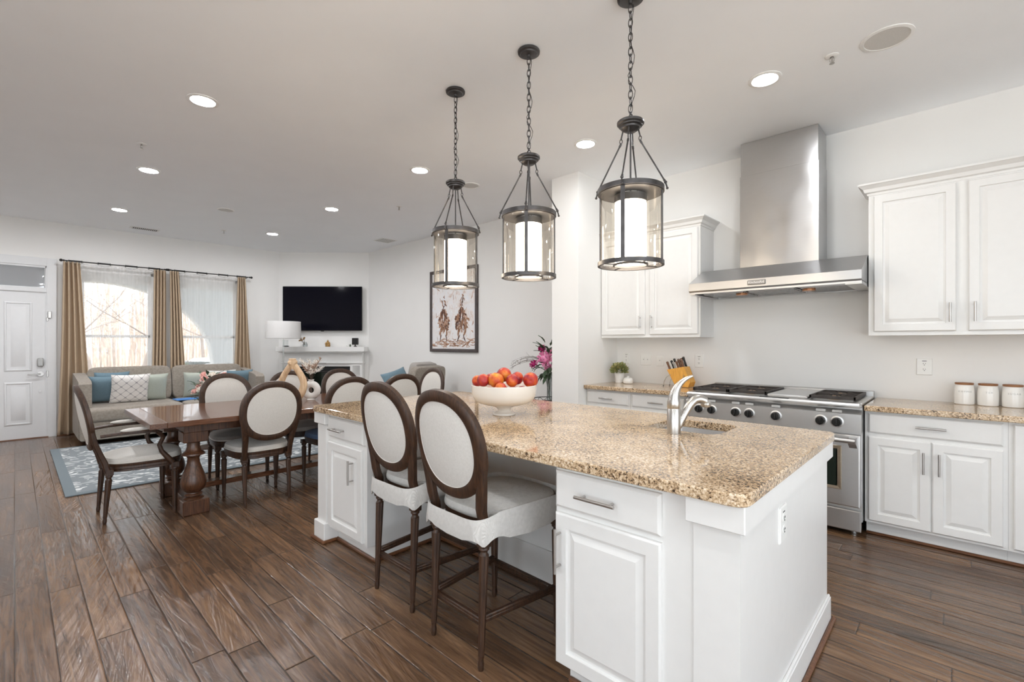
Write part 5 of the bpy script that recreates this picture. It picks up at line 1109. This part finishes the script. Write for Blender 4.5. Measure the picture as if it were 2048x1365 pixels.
def vent(x, y, w, h, label, n):
    t = thing('ceiling_vent', label, 'vent', (x, y, CEIL), 0, 'ceiling vents'); o = MB(); o.box(-w / 2, w / 2, -h / 2, h / 2, -.006, -.001, b=.002); o.build('frame', M_trim, t, smooth=0)
    o = MB(); o.box(-w / 2 + .025, w / 2 - .025, -h / 2 + .025, h / 2 - .025, -.0075, -.006); o.build('opening', M_dark if n > 8 else M_grey, t, smooth=0); o = MB()
    for k in range(n): q = -h / 2 + .03 + (h - .06) * k / (n - 1); o.box(-w / 2 + .025, w / 2 - .025, q - .003, q + .003, -.010, -.0072)
    o.build('slats', M_trim, t, smooth=0)
vent(-9.02, 1.367, .16, .36, 'long slotted ceiling vent near the window wall', 14); vent(-7.07, 4.33, .30, .30, 'square ceiling vent near the far right wall', 8)

# ================= OUTSIDE =================
GZ = -.62
M_ground = mat('dry winter grass', (.40, .33, .25), .95, var=.25, scale=1.5); M_stucco = mat('white porch stucco', (.50, .50, .49), .9, var=.04, scale=30); M_bark = mat('grey brown bark', (.20, .16, .14), .9, var=.25, scale=8); M_wood2 = mat('pale winter trunks', (.46, .37, .31), .95, var=.25, scale=3); M_ever = mat('hazy evergreen', (.16, .20, .12), .9, var=.3, scale=3); M_road = mat('grey asphalt', (.45, .45, .45), .95, var=.1)
struct(Bx(-120, -12.2, -50, 60, GZ - .1, GZ).build('ground', M_ground, smooth=0)); struct(Bx(-26, -17.5, -50, 60, GZ, GZ + .01).build('trim_road', M_road, smooth=0))
struct(Bx(-12.6, -9.79, -4, 6, GZ, -.12).build('trim_porch_floor', M_stucco, smooth=0)); struct(Bx(-12.35, -9.65, -4, 6, 3.0, 3.2).build('trim_porch_ceiling', M_stucco, smooth=0))
o = MB(); ac_, al, zs_, zt = 1.10, 1.95, .85, 2.52; n = 48
for k in range(n):
    y0, y1 = ac_ - al + 2 * al * k / n, ac_ - al + 2 * al * (k + 1) / n; q0 = zs_ + (zt - zs_) * math.sqrt(max(0, 1 - ((y0 - ac_) / al) ** 2)); q1 = zs_ + (zt - zs_) * math.sqrt(max(0, 1 - ((y1 - ac_) / al) ** 2))
    o.add([(x, y, z) for x in (-12.3, -12.0) for y, z in ((y0, q0), (y1, q1), (y1, 3.0), (y0, 3.0))], [(0, 1, 2, 3), (7, 6, 5, 4), (0, 4, 5, 1)])
o.box(-12.3, -12.0, -4, ac_ - al, GZ, 3.0); o.box(-12.3, -12.0, ac_ + al, 6, GZ, 3.0); struct(o.build('wall_porch_arch', M_stucco, smooth=0), 'white porch wall with an arched opening')
def tree(x, y, h, seed, label, spread=.55, r0=.10):
    rn = random.Random(seed); o = MB()
    def br(p, d, L_, r, dep):
        pts = [p]; rs = [r]
        for k in range(5): d = (d + Vector((rn.uniform(-.22, .22), rn.uniform(-.22, .22), rn.uniform(-.05, .12)))).normalized(); pts.append(pts[-1] + d * L_ / 5); rs.append(r * (1 - .13 * (k + 1)))
        o.tube(pts, rs, 5 if dep else 8)
        if dep < 4:
            for k in range(3 if dep else 9):
                i = rn.randint(2, 5); a = rn.uniform(0, 6.28); e = (d * .35 + Vector((cos(a), sin(a), rn.uniform(-.1, .5))) * spread * 1.5).normalized(); br(pts[i], e, L_ * rn.uniform(.42, .62), rs[i] * .5, dep + 1)
    br(Vector((0, 0, 0)), Vector((0, 0, 1)), h, r0, 0); q = o.build('bare_tree', M_bark, smooth=0); q.location = (x, y, GZ); tag(q, label, 'tree', 'bare trees outside the windows'); return q
tree(-17, 2.2, 3.6, 2, 'bare tree whose thin branches cross the left window', .9, .09); tree(-30, 2.6, 6, 4, 'bare tree farther off outside the left window'); tree(-33, 7.6, 6, 6, 'bare tree outside the right window by the arch edge')
rn = random.Random(8); o = MB()
for k in range(420):
    x = rn.uniform(-62, -40); y = rn.uniform(-12, 26); h = rn.uniform(4, 8.5); r = rn.uniform(.03, .10); o.tube([(x, y, GZ), (x + rn.uniform(-.3, .3), y + rn.uniform(-.3, .3), GZ + h * .6), (x, y, GZ + h)], [r, r * .7, .01], 5)
    for j in range(7): z = h * rn.uniform(.25, .95); a = rn.uniform(0, 6.28); l = rn.uniform(.5, 1.8); o.tube([(x, y, GZ + z), (x + l * cos(a), y + l * sin(a), GZ + z + l * .5)], [.022, .006], 4)
o = o.build('woodland', M_wood2, smooth=0); tag(o, 'pale bare winter woods beyond the road', 'woods', kind='stuff')
o = MB()
for k in range(26): x = rn.uniform(-36.5, -35.5); y = rn.uniform(-10, 28); o.sph((x, y, GZ + .55), rn.uniform(.5, 1.2), 10, 7, (1, 1, .9))
o = o.build('shrubs', M_ever, smooth=60); tag(o, 'hazy evergreen shrubs among the far trees', 'shrubs', kind='stuff')
t = thing('car', 'pale silver car parked beyond the porch arch', 'car', (-19.5, 4.9, GZ)); M_car = mat('silver car paint', (.70, .72, .75), .2, .3, var=.02)
pr = [(-2.2, .30), (-2.2, .75), (-1.9, .88), (-1.1, .98), (-.45, 1.42), (.7, 1.45), (1.55, 1.05), (2.15, .95), (2.2, .35)]
o = MB(); o.loft([[(x, y * s, z if z < 1 else 1 + (z - 1) * sz) for y, z in pr] for x, s, sz in ((-.88, .97, .5), (-.80, 1, .9), (-.6, 1, 1), (.6, 1, 1), (.80, 1, .9), (.88, .97, .5))]); o.build('car_body', M_car, t, smooth=30)
o = MB(); o.box(-.86, .86, -.9, 1.1, 1.03, 1.34, b=.05); o.build('car_windows', M_oven, t)
for sx in (-.8, .8):
    for sy in (-1.35, 1.4): o = MB(); o.M = T(sx, sy, .33) @ RY(90); o.lathe([(.33, -.11), (.33, .11)], 24); o.build('wheel', M_knob, t)

# ---- put every thing's Empty at its own base ----
bpy.context.view_layer.update()
for r_ in [q for q in C.objects if q.type == 'EMPTY' and q.parent is None and q.location.length < 1e-6 and q.rotation_euler.z == 0 and len(q.children)]:
    pts = [k.matrix_world @ Vector(c) for k in r_.children_recursive if k.type == 'MESH' for c in k.bound_box]
    lo = [min(p[i] for p in pts) for i in range(3)]; hi = [max(p[i] for p in pts) for i in range(3)]; base_ = Vector(((lo[0] + hi[0]) / 2, (lo[1] + hi[1]) / 2, lo[2]))
    r_.location = base_
    for k in r_.children: k.location = k.location - base_
bpy.context.view_layer.update()
